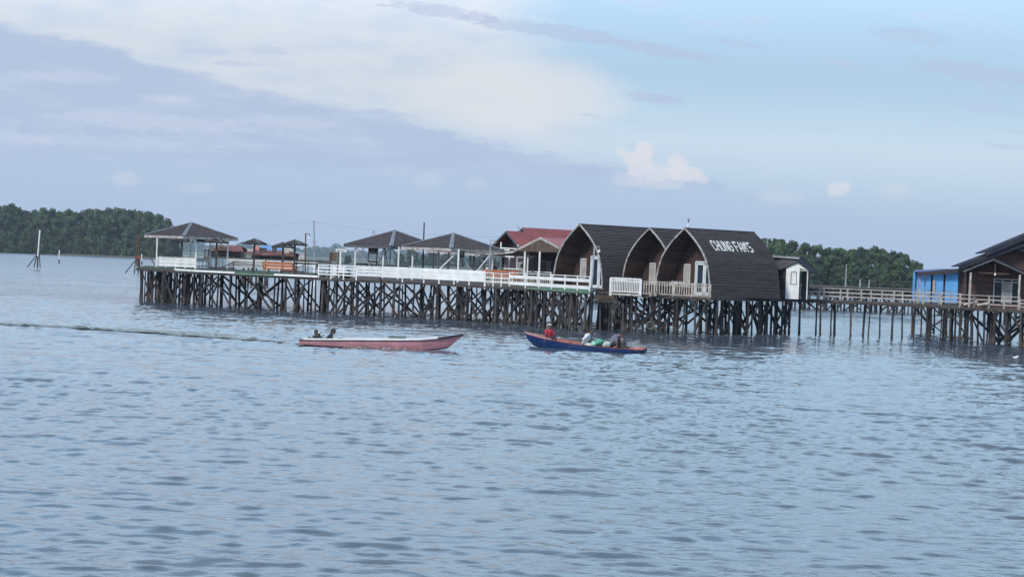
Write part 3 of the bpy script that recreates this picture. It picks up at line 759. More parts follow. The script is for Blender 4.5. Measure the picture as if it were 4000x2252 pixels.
# pavilion with faded roof behind the third one
g4 = thing('pavilion', 'pavilion with a faded mauve roof on dark posts seen under the third roof', 'pavilion', (gx(1760,171),171,ZM))
a, b = at(1664,978,171), at(1995,1000,168); A2, B2 = at(1700,968,174), at(1980,985,173)
MB().slab([a,b,B2,A2],(0,0,-.05)).build('roof', mat('mauve_roof',(.15,.10,.12),(.11,.075,.09),.6,1), g4)
MB().bar(a+V3((0,-.03,-.10)), b+V3((0,-.03,-.10)), .05,.14).build('fascia', M_fascia, g4)
for px in (1690,1710,1748,1834,1848,1888): x_ = gx(px,170); MB().bar((x_,170,ZM),(x_,170,at(px,985,170).z), .13,.13, up=(0,1,0)).build('post', M_dark if px != 1888 else M_maroon, g4)
# ---- small parasol roofs on single posts
def parasol(label, pk, Y, foot_py, hw=.78, fh=.37):
    p = at(pk[0], pk[1], Y); t = thing('parasol_shelter', label, 'sun shelter', (p.x,Y,ZT), 'small tile-roofed shelters on the terrace')
    mb = MB(); c = V3((p.x,Y,p.z)); cor = [c+V3((hw*1.3*math.cos(R(a)), hw*1.3*math.sin(R(a)), -fh)) for a in (-60,30,120,210)]
    for i in range(4):
        a, b = cor[i], cor[(i+1)%4]; n_ = (b-a).cross(c-a).normalized()
        n_ = n_ if n_.z > 0 else -n_
        mb.slab([a,b,c], n_*-.035)
        for k in range(1,11):
            s = k/11; e = a.lerp(b,s); tt = 1-abs(2*s-1); mb.bar(e+n_*.012, e+(c-(a+b)/2)*tt+n_*.012, .05, .03, up=tuple(n_))
    rf = mb.build('roof', M_hutroof, t)
    for i in range(4): MB().bar(cor[i]+V3((0,0,.03)), c+V3((0,0,.03)), .09,.03).build('hip_cap', M_gzcap, rf)
    MB().bar((p.x,Y,ZT),(p.x,Y,p.z-.1), .14,.14, up=(0,1,0)).build('post', M_dark, t)
    m2 = MB()
    for i in range(4): m2.bar(cor[i]+V3((0,0,-.05)), (p.x,Y,p.z-fh-.02), .05,.06)
    m2.build('arms', M_dark, t)
parasol('small shelter mostly hidden behind the left pavilion, nearest the mangroves', (712,924), 170, 0)
parasol('small dark shelter seen under the right half of the left pavilion', (848,928), 158, 0)
parasol('small dark shelter standing alone just right of the left pavilion', (995,932), 152, 0)
parasol('small dark shelter behind the orange bench, left of a close pair', (1107,946), 158, 0)
parasol('small dark shelter beside the orange bench, right of a close pair', (1153,936), 150, 0, .80)
# ================================================================== FURNITURE AND SIGNS ON THE PIER
def bench(label, pa, pb, Y, z, mt, hb=.62, rz_back=.12):
    a, b = V3((gx(pa,Y[0]),Y[0],z)), V3((gx(pb,Y[1]),Y[1],z)); t = thing('bench', label, 'bench', tuple((a+b)/2))
    u = (b-a).normalized(); n = V3((u.y,-u.x,0)); n = n if n.y > 0 else -n     # n points away from the viewer: the seat side
    bk = MB()
    for k, (zz, hh) in enumerate(((.42,.12),(.62,.17),(.83,.17))):
        bk.bar(a+V3((0,0,zz))-n*(.06*k), b+V3((0,0,zz))-n*(.06*k), .03, hh)
    bk.build('backrest', mt, t)
    st = MB()
    for k in range(4): st.bar(a+n*(.12+k*.12)+V3((0,0,.40)), b+n*(.12+k*.12)+V3((0,0,.40)), .10, .03)
    st.build('seat', mt, t)
    for e in (a+u*.08, b-u*.08):
        MB().bar(e, e-n*.16+V3((0,0,.92)), .07,.07).build('leg', mt, t); MB().bar(e+n*.5, e+n*.5+V3((0,0,.4)), .06,.06).build('leg', mt, t)
    return t
bench('orange varnished bench with a slatted back on the left terrace', 1027, 1147, (151,148.5), ZT, M_orange)
bench('long orange bench behind the white railing in front of the red-roofed house', 1886, 2030, (141,139), ZM+.14, M_orange)
def darkbench(label, pa, pb, Y, z, h=.75):
    a, b = V3((gx(pa,Y),Y,z)), V3((gx(pb,Y),Y,z)); t = thing('dark_bench', label, 'bench', tuple((a+b)/2))
    MB().bar(a+V3((0,0,h)), b+V3((0,0,h)), .05,.13).bar(a+V3((0,0,h-.22)), b+V3((0,0,h-.22)), .05,.11).build('backrest', M_dark, t)
    MB().bar(a+V3((0,.3,.4)), b+V3((0,.3,.4)), .45,.04).build('seat', M_dark, t)
    for e in (0,.33,.66,1): p = a.lerp(b,e); MB().bar(p, p+V3((0,0,h)), .07,.07, up=(0,1,0)).build('leg', M_dark, t)
darkbench('long dark bench back running from the orange bench to the brown notice board', 1157, 1290, 164, ZT, 1.05)
darkbench('dark bench under the second pavilion below the brown sign', 1388, 1450, 158, ZT, 1.0)
darkbench('dark bench under the second pavilion, right of the brown sign', 1455, 1592, 162, ZT, .95)
def lounger(label, px, Y, z, w=1.5, sign=False, dx=1):
    x = gx(px,Y); t = thing('lounger', label, 'lounger', (x,Y,z))
    MB().slab([(x+dx*w*.05,Y-.3,z+.45),(x+dx*w*.5,Y-.3,z+.82),(x+dx*w*.5,Y+.35,z+.82),(x+dx*w*.05,Y+.35,z+.45)], (0,0,-.04)).build('backrest', M_dark, t)
    MB().box((x-dx*w*.2,Y,z+.36),(w*.6,.62,.04)).build('seat', M_dark, t)
    MB().bar((x-w*.5,Y-.33,z+.3),(x+w*.5,Y-.33,z+.3),.04,.09).bar((x-w*.5,Y+.33,z+.3),(x+w*.5,Y+.33,z+.3),.04,.09).build('frame', M_dark, t)
    for ex in (-.48,-.1,.2,.48): MB().bar((x+ex*w,Y-.33,z),(x+ex*w,Y-.33,z+.34 if ex < .4 else z+.8),.06,.06,up=(0,1,0)).build('leg', M_dark, t)
lounger('dark wooden lounger with raised back in front of the lettered white fence', 866, 150.5, ZT, 1.85)
lounger('dark wooden lounger with raised back in front of the orange bench', 1140, 146.6, ZT, 1.7)
def namesign(label, px, py, Y):
    """dark tilted table board with the cabin name painted white along it"""
    p = at(px,py,Y); ux = V3((.643,-.766,0)); t = thing('name_board', label, 'sign', tuple(p))
    uy = V3((.3,.25,.9)).normalized(); w, h = 1.35, .30
    n = ux.cross(uy).normalized(); n = n if n.y < 0 else -n
    q0 = p-ux*w/2-uy*h/2
    MB().slab([q0,q0+ux*w,q0+ux*w+uy*h,q0+uy*h], n*-.03).build('board', M_dark, t)
    runs, W_ = glyph_runs("CHUNG FAM'S"); mb = MB(); cw = w*.94/W_; ch = h*.8/7; o = p-ux*w*.47+uy*h*.4+n*.005
    for x0,x1,r0,r1 in runs: mb.slab([o+ux*x0*cw-uy*r1*ch, o+ux*x1*cw-uy*r1*ch, o+ux*x1*cw-uy*r0*ch, o+ux*x0*cw-uy*r0*ch], n*.01)
    mb.build('lettering', M_white, t)
    for e in (-.4,.4): b = p+ux*w*e; MB().bar(b, (b.x,b.y,2.47), .05,.05).build('leg', M_dark, t)
namesign('tilted board with a white name above the bright white picket fence', 2422, 1091, 135.6)
namesign('tilted board with a white name above the dirty picket fence of the nearest cabin', 2648, 1105, 133.0)
# notice board on two posts
nb = thing('notice_board', 'blank weathered brown notice board on two tall posts at the pier edge', 'notice board', (gx(1300,143.9),143.9,ZM))
a, b = at(1287,985,143.9), at(1315,1020,143.9)
MB().slab([(a.x,143.85,a.z),(b.x,143.85,a.z),(b.x,143.85,b.z),(a.x,143.85,b.z)],(0,.04,0)).build('board', M_gable, nb)
for px in (1284,1316): x_ = gx(px,143.8)+.0; MB().bar((x_,143.8,ZM-.2),(x_+.03,143.8,at(px,982,143.8).z),.09,.09,up=(0,1,0)).build('post', M_gable, nb)
# direction sign
ds = thing('direction_sign', 'white arrow sign on a white post with small dark writing', 'sign', (gx(1329,152),152,ZT))
p = at(1331,978,152); MB().slab([(p.x-.42,152,p.z-.09),(p.x+.40,152,p.z-.11),(p.x+.48,152,p.z-.02),(p.x+.38,152,p.z+.09),(p.x-.42,152,p.z+.11),(p.x-.34,152,p.z)],(0,.03,0)).build('board', M_white, ds)
mb = MB(); scribble(mb, (p.x,151.98,p.z-.01), (1,0,0), (0,0,1), .6, .07, 9, (0,-1,0), .005, 5); mb.build('lettering', M_dark, ds)
MB().slab([(p.x-.3,152.02,p.z+.13),(p.x+.36,152.02,p.z+.11),(p.x+.30,152.02,p.z+.19),(p.x-.25,152.02,p.z+.2)],(0,.03,0)).build('small_board', M_metal, ds)
MB().bar((gx(1327,152),152.05,ZT),(p.x-.02,152.05,p.z-.06),.11,.11,up=(0,1,0)).build('post', M_white, ds)
# brown sign with rows of white writing
bs = thing('restaurant_sign', 'dark brown sign with arched white writing on two legs under the second pavilion', 'sign', (gx(1458,155),155,ZT))
a, b = at(1439,963,155), at(1476,992,155); w_ = b.x-a.x; xm = (a.x+b.x)/2; zm = (a.z+b.z)/2
MB().slab([(a.x,155,a.z),(b.x,155,a.z-.02),(b.x,155,b.z),(a.x,155,b.z)],(0,.05,0)).build('board', M_dark, bs)
mb = MB(); scribble(mb,(xm,154.99,zm+.13),(1,0,0),(0,0,1),w_*.75,.07,8,(0,-1,0),.006,1,.06); scribble(mb,(xm,154.99,zm+.0),(1,0,0),(0,0,1),w_*.42,.07,5,(0,-1,0),.006,2)
scribble(mb,(xm,154.99,zm-.13),(1,0,0),(0,0,1),w_*.8,.08,9,(0,-1,0),.006,3,-.06); mb.build('lettering', M_white, bs)
for x_ in (a.x+.04,b.x-.06): MB().bar((x_-.06,155.02,ZT+.2),(x_,155.02,b.z),.08,.06,up=(0,1,0)).build('leg', M_dark, bs)
MB().bar((a.x-.05,155.02,at(1440,1020,155).z),(b.x,155.02,at(1440,1021,155).z),.06,.12).build('cross_bar', M_dark, bs)
# lamps and poles
def lamp(label, px, Y, top, mt, arm=1, bulb=True, px0=None, z=ZT):
    x0 = gx(px0 or px, Y); p = at(px, top, Y); t = thing('lamp_post', label, 'lamp post', (x0,Y,z))
    MB().bar((x0,Y,z),tuple(p),.09,.09,up=(0,1,0)).build('post', mt, t)
    MB().bar((p.x,Y,p.z-.02),(p.x+arm*.33,Y-.05,p.z-.04),.05,.05).bar((p.x+arm*.31,Y-.05,p.z-.04),(p.x+arm*.31,Y-.05,p.z-.24),.035,.035,up=(0,1,0)).build('arm', mt, t)
    if bulb: MB().tube([(p.x+arm*.31,Y-.05,p.z-.20),(p.x+arm*.31,Y-.05,p.z-.27)],[.045,.06],8).build('socket', M_metal, t); MB().ball((p.x+arm*.31,Y-.05,p.z-.335),.085,10,8).build('bulb', M_bulb, t, smooth=True)
    else: MB().bar((p.x+arm*.25,Y-.05,p.z-.26),(p.x+arm*.42,Y-.12,p.z-.20),.09,.03).build('lamp_head', M_metal, t)
    return t
lamp('brown lamp post with a white bulb on the left terrace', 1194, 152, 911, M_gable, px0=1191)
lamp('grey lamp post with a small flood light in front of the third pavilion', 1917, 137.6, 936, M_metal, bulb=False, px0=1909, z=ZM)
lamp('thin grey lamp post with a white bulb in front of the first arched cabin', 2322, 127.2, 960, M_metal, px0=2312, z=ZM)
def pole(name, label, base, top, Y, r0, r1, mt, mt2=None, z0=None):
    a = at(base[0],base[1],Y); b = at(top[0],top[1],Y)
    if z0 is not None: a.z = z0
    t = thing(name, label, 'pole', tuple(a)); 
    if mt2:
        m_ = a.lerp(b,.36); MB().tube([a,m_],[r0,r0*.85],6).build('lower_pole', mt, t); MB().tube([m_,b],[r0*.6,r1],6).build('upper_pole', mt2, t)
    else: MB().tube([a,a.lerp(b,.5),b],[r0,(r0+r1)/2,r1],6).build('shaft', mt, t)
    return t
wp = pole('mast', 'leaning utility mast, white at the bottom, standing right of the bulb lamp', (1234,1016), (1226,860), 200, .16, .05, M_white, M_metal, z0=1)
c_ = at(1226,868,200); MB().bar(c_-V3((.35,0,0)), c_+V3((.35,0,0)), .05,.05).build('cross_arm', M_metal, wp)
c_ = at(1230,942,200); MB().bar(c_-V3((.3,0,0)), c_+V3((.3,0,0)), .05,.05).build('cross_arm', M_metal, wp)
pole('mast', 'thin dark mast rising between the second and third pavilions', (1652,1050), (1657,868), 157, .07,.05, M_dark, z0=ZM)
pole('mast', 'thin grey mast standing before the wood right of the nearest cabin', (2994,1010), (2998,932), 145, .055,.035, M_metal, z0=2.5)
pole('mast', 'tall pale bare pole before the wood behind the footbridge', (3302,1128), (3307,1031), 232, .10,.06, M_metal, z0=2.9)
pole('stake', 'short bare pole behind the footbridge, left of a thicker one', (3358,1128), (3361,1090), 232, .10,.08, M_metal, z0=2.9)
pole('stake', 'second short bare pole behind the footbridge', (3394,1130), (3396,1092), 232, .10,.08, M_metal, z0=2.9)
pole('mast', 'tall thin mast before the left wood above the ladder tower', (542,1000), (546,822), 330, .12,.08, M_dark, z0=0)
pole('marker_pole', 'short white-topped marker pole standing in the river at left', (231,1018), (232,976), 440, .16,.15, M_pile, M_white, z0=-.2)
pole('marker_pole', 'short white-topped stake beside the ladder tower', (554,1034), (554,992), 158, .05,.05, M_pile, M_white)
# A-frame behind second pavilion
af = thing('a_frame', 'grey A-shaped pole frame sticking up behind the second pavilion roof', 'frame', (gx(1458,175),175,ZT))
MB().bar(at(1446,1020,175)-V3((1.2,0,0)), at(1460,901,175),.07,.07).bar(at(1490,1020,175), at(1460,901,175),.07,.07).bar(at(1452,915,175), at(1468,916,175),.05,.05).build('frame', M_metal, af)
# power line
w1, w2, w3 = at(1226,866,200), at(760,872,420), at(2010,925,165)
def cable(a, b, sag): return [a.lerp(b,i/14)-V3((0,0,sag*4*(i/14)*(1-i/14))) for i in range(15)]
pw = MB().tube(cable(w1,w2,.5), .010, 4).tube(cable(w1,w3,.4), .009, 4).build('power_line', M_metal); tag(pw,'thin sagging power line strung from the white-footed mast','cable')
# navigation marker with props in the river
bc = thing('channel_marker', 'tall white-painted pole held up by dark props in the river at far left', 'marker', tuple(at(147,1046,325)))
Yb = 325
MB().tube([at(146,1047,Yb), at(148,1000,Yb)], [.13,.12], 7).build('foot', M_pile, bc)
MB().tube([at(148,1000,Yb), at(151,960,Yb), at(156,898,Yb)], [.14,.11,.13], 8).build('shaft', M_white, bc)
MB().tube([at(157,898,Yb), at(160,868,Yb), at(163,838,Yb)], [.10,.08,.06], 6).build('tip', M_dark, bc)
for a_, b_ in (((107,1043),(147,990)),((132,1045),(146,990)),((157,1046),(153,985))): MB().tube([at(*a_,Yb), at(*b_,Yb)], .09, 6).build('prop', M_pile2, bc)
# ladder tower at the left tip
lt = thing('ladder_tower', 'rusty narrow ladder tower with slanting poles at the left tip of the pier', 'tower', tuple(at(535,1060,161)))
for a_, b_ in (((524,1070),(539,922)),((547,1050),(541,922)),((605,1035),(543,924)),): MB().tube([at(*a_,161), at(*b_,161)], .045, 6).build('pole', M_gable, lt)
MB().tube([at(489,1066,161), at(525,1020,161)], .045, 6).build('prop', M_pile2, lt)
mb = MB()
for i in range(7): mb.bar(at(535-i*.4+2.5,934+i*13,160.9), at(546-.2*i,934+i*13,160.9), .05,.06)
mb.build('rungs', M_gable, lt)
MB().bar(at(529,1003,160.9), at(549,1004,160.9),.06,.22).build('step_board', M_rust, lt)
MB().bar(at(538,1040,161),at(538,1008,161),.22,.22,up=(0,1,0)).build('post', M_pile2, lt)
# tub and plants
tb = thing('tub', 'wide dark green plastic tub on the pier edge behind the white rail', 'tub', tuple(at(1345,1088,143.2)))
p = at(1346,1088,143.2); MB().tube([(p.x,p.y,ZM),(p.x,p.y,ZM+.34),(p.x,p.y,ZM+.37)],[.33,.43,.46],16).build('bucket', M_tub, tb)
def plant(label, px, Y, z, h, n, seed, pot=None):
    q = random.Random(seed); x = gx(px,Y); t = thing('potted_plant', label, 'plant', (x,Y,z))
    if pot: MB().tube([(x,Y,z),(x,Y,z+.26)],[.13,.19],10).build('pot', pot, t)
    st = MB(); lf = MB()
    for i in range(n):
        a = q.uniform(0,6.28); L = h*q.uniform(.55,1); e = V3((x+math.cos(a)*L*.35, Y+math.sin(a)*L*.35, z+.2+L)); st.tube([(x,Y,z+.1),(x+math.cos(a)*.05,Y,z+.2+L*.5),e],[.02,.015,.008],5)
        for k in range(9):
            c = V3((x,Y,z+.2)).lerp(e,q.uniform(.4,1.05)); b = q.uniform(0,6.28); d = V3((math.cos(b),math.sin(b),q.uniform(-.2,.6)))*.17; s_ = d.cross(V3((0,0,1))).normalized()*.055
            lf.add([c,c+d*.5+s_,c+d,c+d*.5-s_],[(0,1,2,3)])
    st.build('stem', M_bark, t); lf.build('leaves', M_leaf, t, fix=False)
plant('leafy green potted plant growing over the pier edge right of the dark lounger', 1231, 144.2, ZT, 1.15, 8, 3, M_pile2)
plant('small bushy green plant behind the white rail right of the green tub', 1362, 145, ZM, .42, 7, 5, M_tub)
plant('small green plant behind the rail between the potted plant and notice board', 1262, 145.5, ZM, .75, 4, 9, M_tub)
# hanging basket under third pavilion
hb = thing('hanging_basket', 'black hanging basket with sparse leaves under the third pavilion roof', 'basket', tuple(at(1803,1000,147)))
p = at(1804,992,146.9); MB().tube([p+V3((0,0,-.28)),p+V3((0,0,-.1)),p+V3((0,0,.2)),p+V3((0,0,.28))],[.13,.21,.19,.12],12).build('basket', M_blackp, hb)
lf = MB(); q = random.Random(4)
for i in range(60): a = q.uniform(0,6.28); r_ = q.uniform(.15,.42); c = p+V3((math.cos(a)*r_,math.sin(a)*r_,q.uniform(.02,.3))); d = V3((q.uniform(-1,1),q.uniform(-1,1),q.uniform(-1,1)))*.06; s_ = d.orthogonal().normalized()*.02; lf.add([c-d,c+s_,c+d,c-s_],[(0,1,2,3)])
lf.build('leaves', M_leaf, hb, fix=False); MB().bar(p+V3((0,0,.25)),p+V3((0,0,.5)),.015,.015,up=(0,1,0)).build('hanger', M_metal, hb)
pot_y = 130.9
for i,px in enumerate((2542,2560)):
    p = at(px,1146,pot_y); o = MB().tube([p+V3((0,0,-.17)),p+V3((0,0,.08)),p+V3((0,0,.10))],[.10,.16,.18],10).build('flower_pot', M_cream); tag(o, ('left' if i == 0 else 'right')+' one of two small cream pots hung on the outside of the dirty picket fence','flower pot','two cream pots on the fence')
# finial on the roof: small weather lamp
# under-roof dark speaker box and clock of the first pavilion
sp = thing('roof_sign', 'dark hanging board with pale writing under the leftmost pavilion eave', 'sign', tuple(at(802,935,164.5)))
a, b = at(765,928,164.3), at(818,947,164.3)
MB().slab([(a.x,a.y,a.z),(b.x,a.y,a.z),(b.x,a.y,at(800,936,164).z),(b.x-.35,a.y,b.z),(a.x,a.y,b.z)],(0,.05,0)).build('board', M_blackp, sp)
mb = MB(); scribble(mb,((a.x*2+b.x)/3,a.y-.01,a.z-.10),(1,0,0),(0,0,1),.6,.08,7,(0,-1,0),.006,8); mb.build('lettering', M_metal, sp)

# ================================================================== ARCHED CABINS
HW, HH = 2.66, 4.5
PROF = [(0,0),(.10,.23),(.205,.445),(.31,.615),(.40,.73),(.49,.82),(.615,.895),(.795,.955),(1.0,1.0)]
def hw_at(t):
    for (a,b),(c_,d) in zip(PROF, PROF[1:]):
        if a <= t <= c_: return b+(d-b)*(t-a)/(c_-a)
    return 1.0
def cabin(label, loc, sc=1.0, rz=-50, L=6.5, text=None, door=True, extra=None):
    t = thing('arched_cabin', label, 'cabin', loc, 'three arched cabins', local=True, rz=R(rz)); hw, hh = HW*sc, HH*sc
    pts = []; n = 42
    for i in range(n+1):
        q_ = i/n; pts.append((hw*hw_at(q_), hh*(1-q_)))
    for side in (1,-1):      # lapped shingle courses: every course is a wedge standing proud at its lower edge
        mb = MB()
        for i in range(n):
            (x0,z0),(x1,z1) = pts[i], pts[i+1]; dx, dz = x1-x0, z1-z0; l = math.hypot(dx,dz); nx, nz = -dz/l, dx/l
            if nx < 0: nx, nz = -nx, -nz
            lip = .038+.022*rnd.random(); a = [(x0,z0),(x1,z1),(x1+nx*lip,z1+nz*lip),(x0+nx*.012,z0+nz*.012)]
            if i == 0: a[0] = (0,z0); a[3] = (0,z0+.03)
            vs = [(side*x,y,z) for y in (0,L) for x,z in a]
            mb.add(vs, [(0,1,2,3),(7,6,5,4),(0,4,5,1),(1,5,6,2),(2,6,7,3),(3,7,4,0)])
        mb.build('roof', M_hutroof, t)
        li = MB()
        for i in range(0,n,2):
            (x0,z0),(x1,z1) = pts[i], pts[i+2]
            li.add([(side*(x0-.06),.03,z0-.06),(side*(x1-.06),.03,z1-.03),(side*(x1-.06),L-.03,z1-.03),(side*(x0-.06),L-.03,z0-.06)],[(0,1,2,3)])
        li.build('lining', M_hutin, t)
        tr = MB()
        for i in range(0,n,2):
            (x0,z0),(x1,z1) = pts[i], pts[i+2]
            tr.bar((side*(x0-.01),-.035,z0),(side*(x1-.01),-.035,z1),.10,.07,up=(0,1,0))
        tr.build('arch_trim', M_trim, t)
    MB().bar((0,-.05,hh+.02),(0,L+.02,hh+.02),.16,.05).build('ridge', M_hutroof, t)
    def gable(y, name, mt):
        vs = [(s*(pts[i][0]-.07),y,max(pts[i][1]-.07,0)) for s in (1,-1) for i in (range(n+1) if s > 0 else range(n,-1,-1))]
        return MB().slab(vs,(0,.06,0)).build(name, mt, t)
    gable(1.75,'front_wall', M_hutwall); gable(L-.1,'back_wall', M_shedwall)
    MB().box((0,.85,.02),(hw*1.9,1.7,.05)).build('porch_floor', M_deck, t)
    # purlins inside the porch
    for i in (6,13,20,26):
        for s in (1,-1): MB().bar((s*(pts[i][0]-.10),0.02,pts[i][1]-.08),(s*(pts[i][0]-.10),1.74,pts[i][1]-.08),.06,.08).build('purlin', M_dark, t)
    # louvre window
    wd = MB(); x0, x1, z0, z1 = -1.62*sc, -1.05*sc, .70, 2.08; y = 1.70
    wd.bar((x0,y,z0),(x0,y,z1),.07,.06,up=(0,1,0)).bar((x1,y,z0),(x1,y,z1),.07,.06,up=(0,1,0)).bar((x0,y,z0),(x1,y,z0),.06,.07).bar((x0,y,z1),(x1,y,z1),.06,.07)
    w_ = wd.build('louvre_window', M_louvre, t); sl = MB()
    for k in range(10):
        zz = z0+.08+k*(z1-z0-.06)/10; sl.slab([(x0,y-.05,zz),(x1,y-.05,zz),(x1,y+.02,zz+.085),(x0,y+.02,zz+.085)],(0,.012,.0))
    sl.build('slats', M_louvre, w_)
    # double glass door
    d = MB(); a, b, zt = -.50*sc, 1.25*sc, 2.28
    for x_ in (a,b): d.bar((x_,1.69,0),(x_,1.69,zt),.09,.09,up=(0,1,0))
    d.bar((a,1.69,zt),(b,1.69,zt),.09,.09)
    dr = d.build('door_frame', M_doorw, t)
    for k in (0,1):
        xa, xb = a+.07+k*(b-a-.14)/2, a+.07+(k+1)*(b-a-.14)/2-.01; f_ = MB()
        for x_ in (xa+.07,xb-.07): f_.bar((x_,1.66,.04),(x_,1.66,zt-.07),.13,.05,up=(0,1,0))
        f_.bar((xa,1.66,zt-.14),(xb,1.66,zt-.14),.05,.13).bar((xa,1.66,.14),(xb,1.66,.14),.05,.2)
        f_.build('door_leaf', M_doorw, dr)
        MB().slab([(xa+.1,1.68,.2),(xb-.1,1.68,.2),(xb-.1,1.68,zt-.2),(xa+.1,1.68,zt-.2)],(0,.01,0)).build('glass', M_glass, dr)
    mb = MB(); scribble(mb,(.55*sc,1.74,2.62),(1,0,0),(0,0,1),.95,.10,8,(0,-1,0),.008,int(sc*1000)); mb.build('name_plate', M_metal, t)
    if text:
        runs, W_ = glyph_runs(text); mb = MB(); s0, s1, ta, tb_ = .175*L, .745*L, .18, .325
        def P(s, q_):
            x_, z_ = hw*hw_at(q_), hh*(1-q_); e = 1e-3; x2, z2 = hw*hw_at(q_+e), hh*(1-q_-e); dx, dz = x2-x_, z2-z_; l = math.hypot(dx,dz)
            return V3((x_-dz/l*.068, s, z_+dx/l*.068)), V3((-dz/l,0,dx/l))
        for x0,x1,r0,r1 in runs:
            sa, sb = s0+(s1-s0)*x0/W_, s0+(s1-s0)*x1/W_; qa, qb = ta+(tb_-ta)*r0/7, ta+(tb_-ta)*(r1+.05)/7
            p0, n0 = P(sa,qa); p1,_ = P(sb,qa); p2,_ = P(sb,qb); p3,_ = P(sa,qb); mb.slab([p0,p1,p2,p3], n0*.02)
        mb.build('lettering', M_white, t)
    return t
c1 = cabin('leftmost arched cabin, widest dark curved roof, with the thin bulb lamp in front', (4.62,141,2.60), 1.0, L=6.9)
c2 = cabin('middle arched cabin, roof partly hidden behind the lettered one', (9.42,138.4,2.47), 1.0, L=6.0)
c3 = cabin('nearest arched cabin with white CHUNG FAM\'S lettering on its dark curved roof', (11.40,133.2,2.47), .995, L=6.7, text="CHUNG FAM'S")
fi = thing('roof_beacon', 'small white-footed beacon on the ridge of the lettered cabin', 'beacon', tuple(at(2687,892,134.6)))
p = at(2687,891,134.6)
MB().tube([p+V3((0,0,-.05)),p+V3((0,0,.07))],[.13,.13],10).build('foot', M_trim, fi)
MB().tube([p+V3((0,0,.05)),p+V3((.01,0,.38))],[.055,.03],8).build('stem', M_white, fi)
MB().tube([p+V3((.01,0,.36)),p+V3((.02,0,.50))],[.035,.02],8).build('neck', M_blackp, fi)
MB().ball(p+V3((.02,0,.58)),(.085,.085,.10),10,7).build('globe', M_metal, fi, smooth=True)
# ---- shed behind the nearest cabin
sh = thing('shed', 'dark board shed with a bright white gable end right of the nearest cabin', 'shed', (gx(3101,137),137,2.47), local=True, rz=R(-14))
w2 = 1.02; L2 = 3.2
# local x to the right along the white end, y back
MB().box((-.52-w2*0,L2/2+.05,1.0),(.04,L2,2.0)).build('hidden_wall', M_shedwall, sh)
MB().slab([(-.55,0,0),(.36,0,0),(.36,0,2.12),(1.02,0,1.98),(-.02+.25,0,2.52),(-.55,0,2.10)],(0,.05,0)).build('white_wall', M_white, sh)
fr = MB(); a0,a1,z0_,z1_ = -.20,.17,1.02,1.86
fr.bar((a0,-.02,z0_),(a0,-.02,z1_),.03,.03,up=(0,1,0)).bar((a1,-.02,z0_),(a1,-.02,z1_),.03,.03,up=(0,1,0)).bar((a0,-.02,z0_),(a1,-.02,z0_),.03,.03).bar((a0,-.02,z1_),(a1,-.02,z1_),.03,.03)
fr.build('window_frame', M_blackp, sh)
MB().bar((.92,.02,0),(.92,.02,2.05),.08,.08,up=(0,1,0)).bar((.36,.0,1.98),(.95,.0,1.98),.05,.05).build('porch_post', M_white2, sh)
MB().slab([(-.55,.02,0),(-.55,.02,2.1),(-1.62,1.05,2.1),(-1.62,1.05,0)],(.05,.04,0)).build('side_wall', M_shedwall, sh)
pkx = .24
MB().slab([(pkx,-.18,2.62),(-1.05,-.12,1.98),(-2.0,1.2,2.28),(-1.75,2.2,2.85),(pkx-.1,1.8,2.75)],(0,0,-.05)).build('front_roof', M_gzroof, sh)
MB().slab([(pkx-.05,-.2,2.66),(1.28,-.2,1.90),(1.4,2.6,1.95),(pkx+.1,2.6,2.95)],(0,0,-.07)).slab([(pkx-.1,.9,2.86),(-1.9,1.5,2.95),(-1.8,2.7,3.0),(pkx+.1,2.6,2.95)],(0,0,-.06)).build('roof', M_house_roof, sh)
MB().bar((pkx,.85,2.82),(-1.9,1.42,2.90),.05,.14).build('fascia', M_metal, sh)
MB().slab([(.4,1.4,0),(.92,1.4,0),(.92,1.4,1.95),(.4,1.4,1.95)],(0,.04,0)).build('back_panel', M_glass, sh)
# ================================================================== RED-ROOFED HOUSE
FX, RX = V3((.643,-.766,0)), V3((.766,.643,0))
rh = thing('red_roofed_house', 'house with two steep red sheet roofs behind the third pavilion', 'house', (gx(2040,163),163,ZM))
def gable_house(pk, Y, wl, wr, dz_l, dz_r, L, mt_roof, mt_wall, parent, name, thick=.06, wall_to=None, inset=.5):
    P0 = at(pk[0],pk[1],Y); Lf = P0-FX*wl-V3((0,0,dz_l)); Rt = P0+FX*wr-V3((0,0,dz_r)); b = RX*L
    r_ = MB().slab([P0,Rt,Rt+b,P0+b],(0,0,-thick)).slab([P0,P0+b,Lf+b,Lf],(0,0,-thick))
    for s in range(1,int(L/.35)):
        o = RX*(s*.35); r_.bar(P0+o+V3((0,0,.01)), Rt+o+V3((0,0,.01)), .03,.03)
    rr = r_.build(name, mt_roof, parent)
    MB().bar(P0-RX*.02-V3((0,0,.09)), Rt-RX*.02-V3((0,0,.09)), .05,.14,up=(0,0,1)).bar(P0-RX*.02-V3((0,0,.09)), Lf-RX*.02-V3((0,0,.09)), .05,.14).build('barge_board', M_fdark, rr)
    if wall_to is not None:
        o = RX*inset; zb = wall_to
        a = [P0+o-V3((0,0,.1)), P0+o+FX*wr*.88-V3((0,0,dz_r*.9)), P0+o+FX*wr*.88, P0+o-FX*wl*.88, P0+o-FX*wl*.88-V3((0,0,dz_l*.9))]
        a[2].z = zb; a[3].z = zb
        MB().slab(a, RX*.08).build('gable_wall', mt_wall, parent)
        p1, p2 = a[1], a[2]; MB().slab([p1,p2,p2+RX*(L-.8),p1+RX*(L-.8)], FX*-.08).build('side_wall', mt_wall, parent)
    return P0, Lf, Rt
P0,Lf,Rt = gable_house((1978,901), 161, 2.0, 2.75, 1.35, 2.05, 4.6, M_redroof, M_maroon, rh, 'left_roof', wall_to=ZM, inset=1.1)
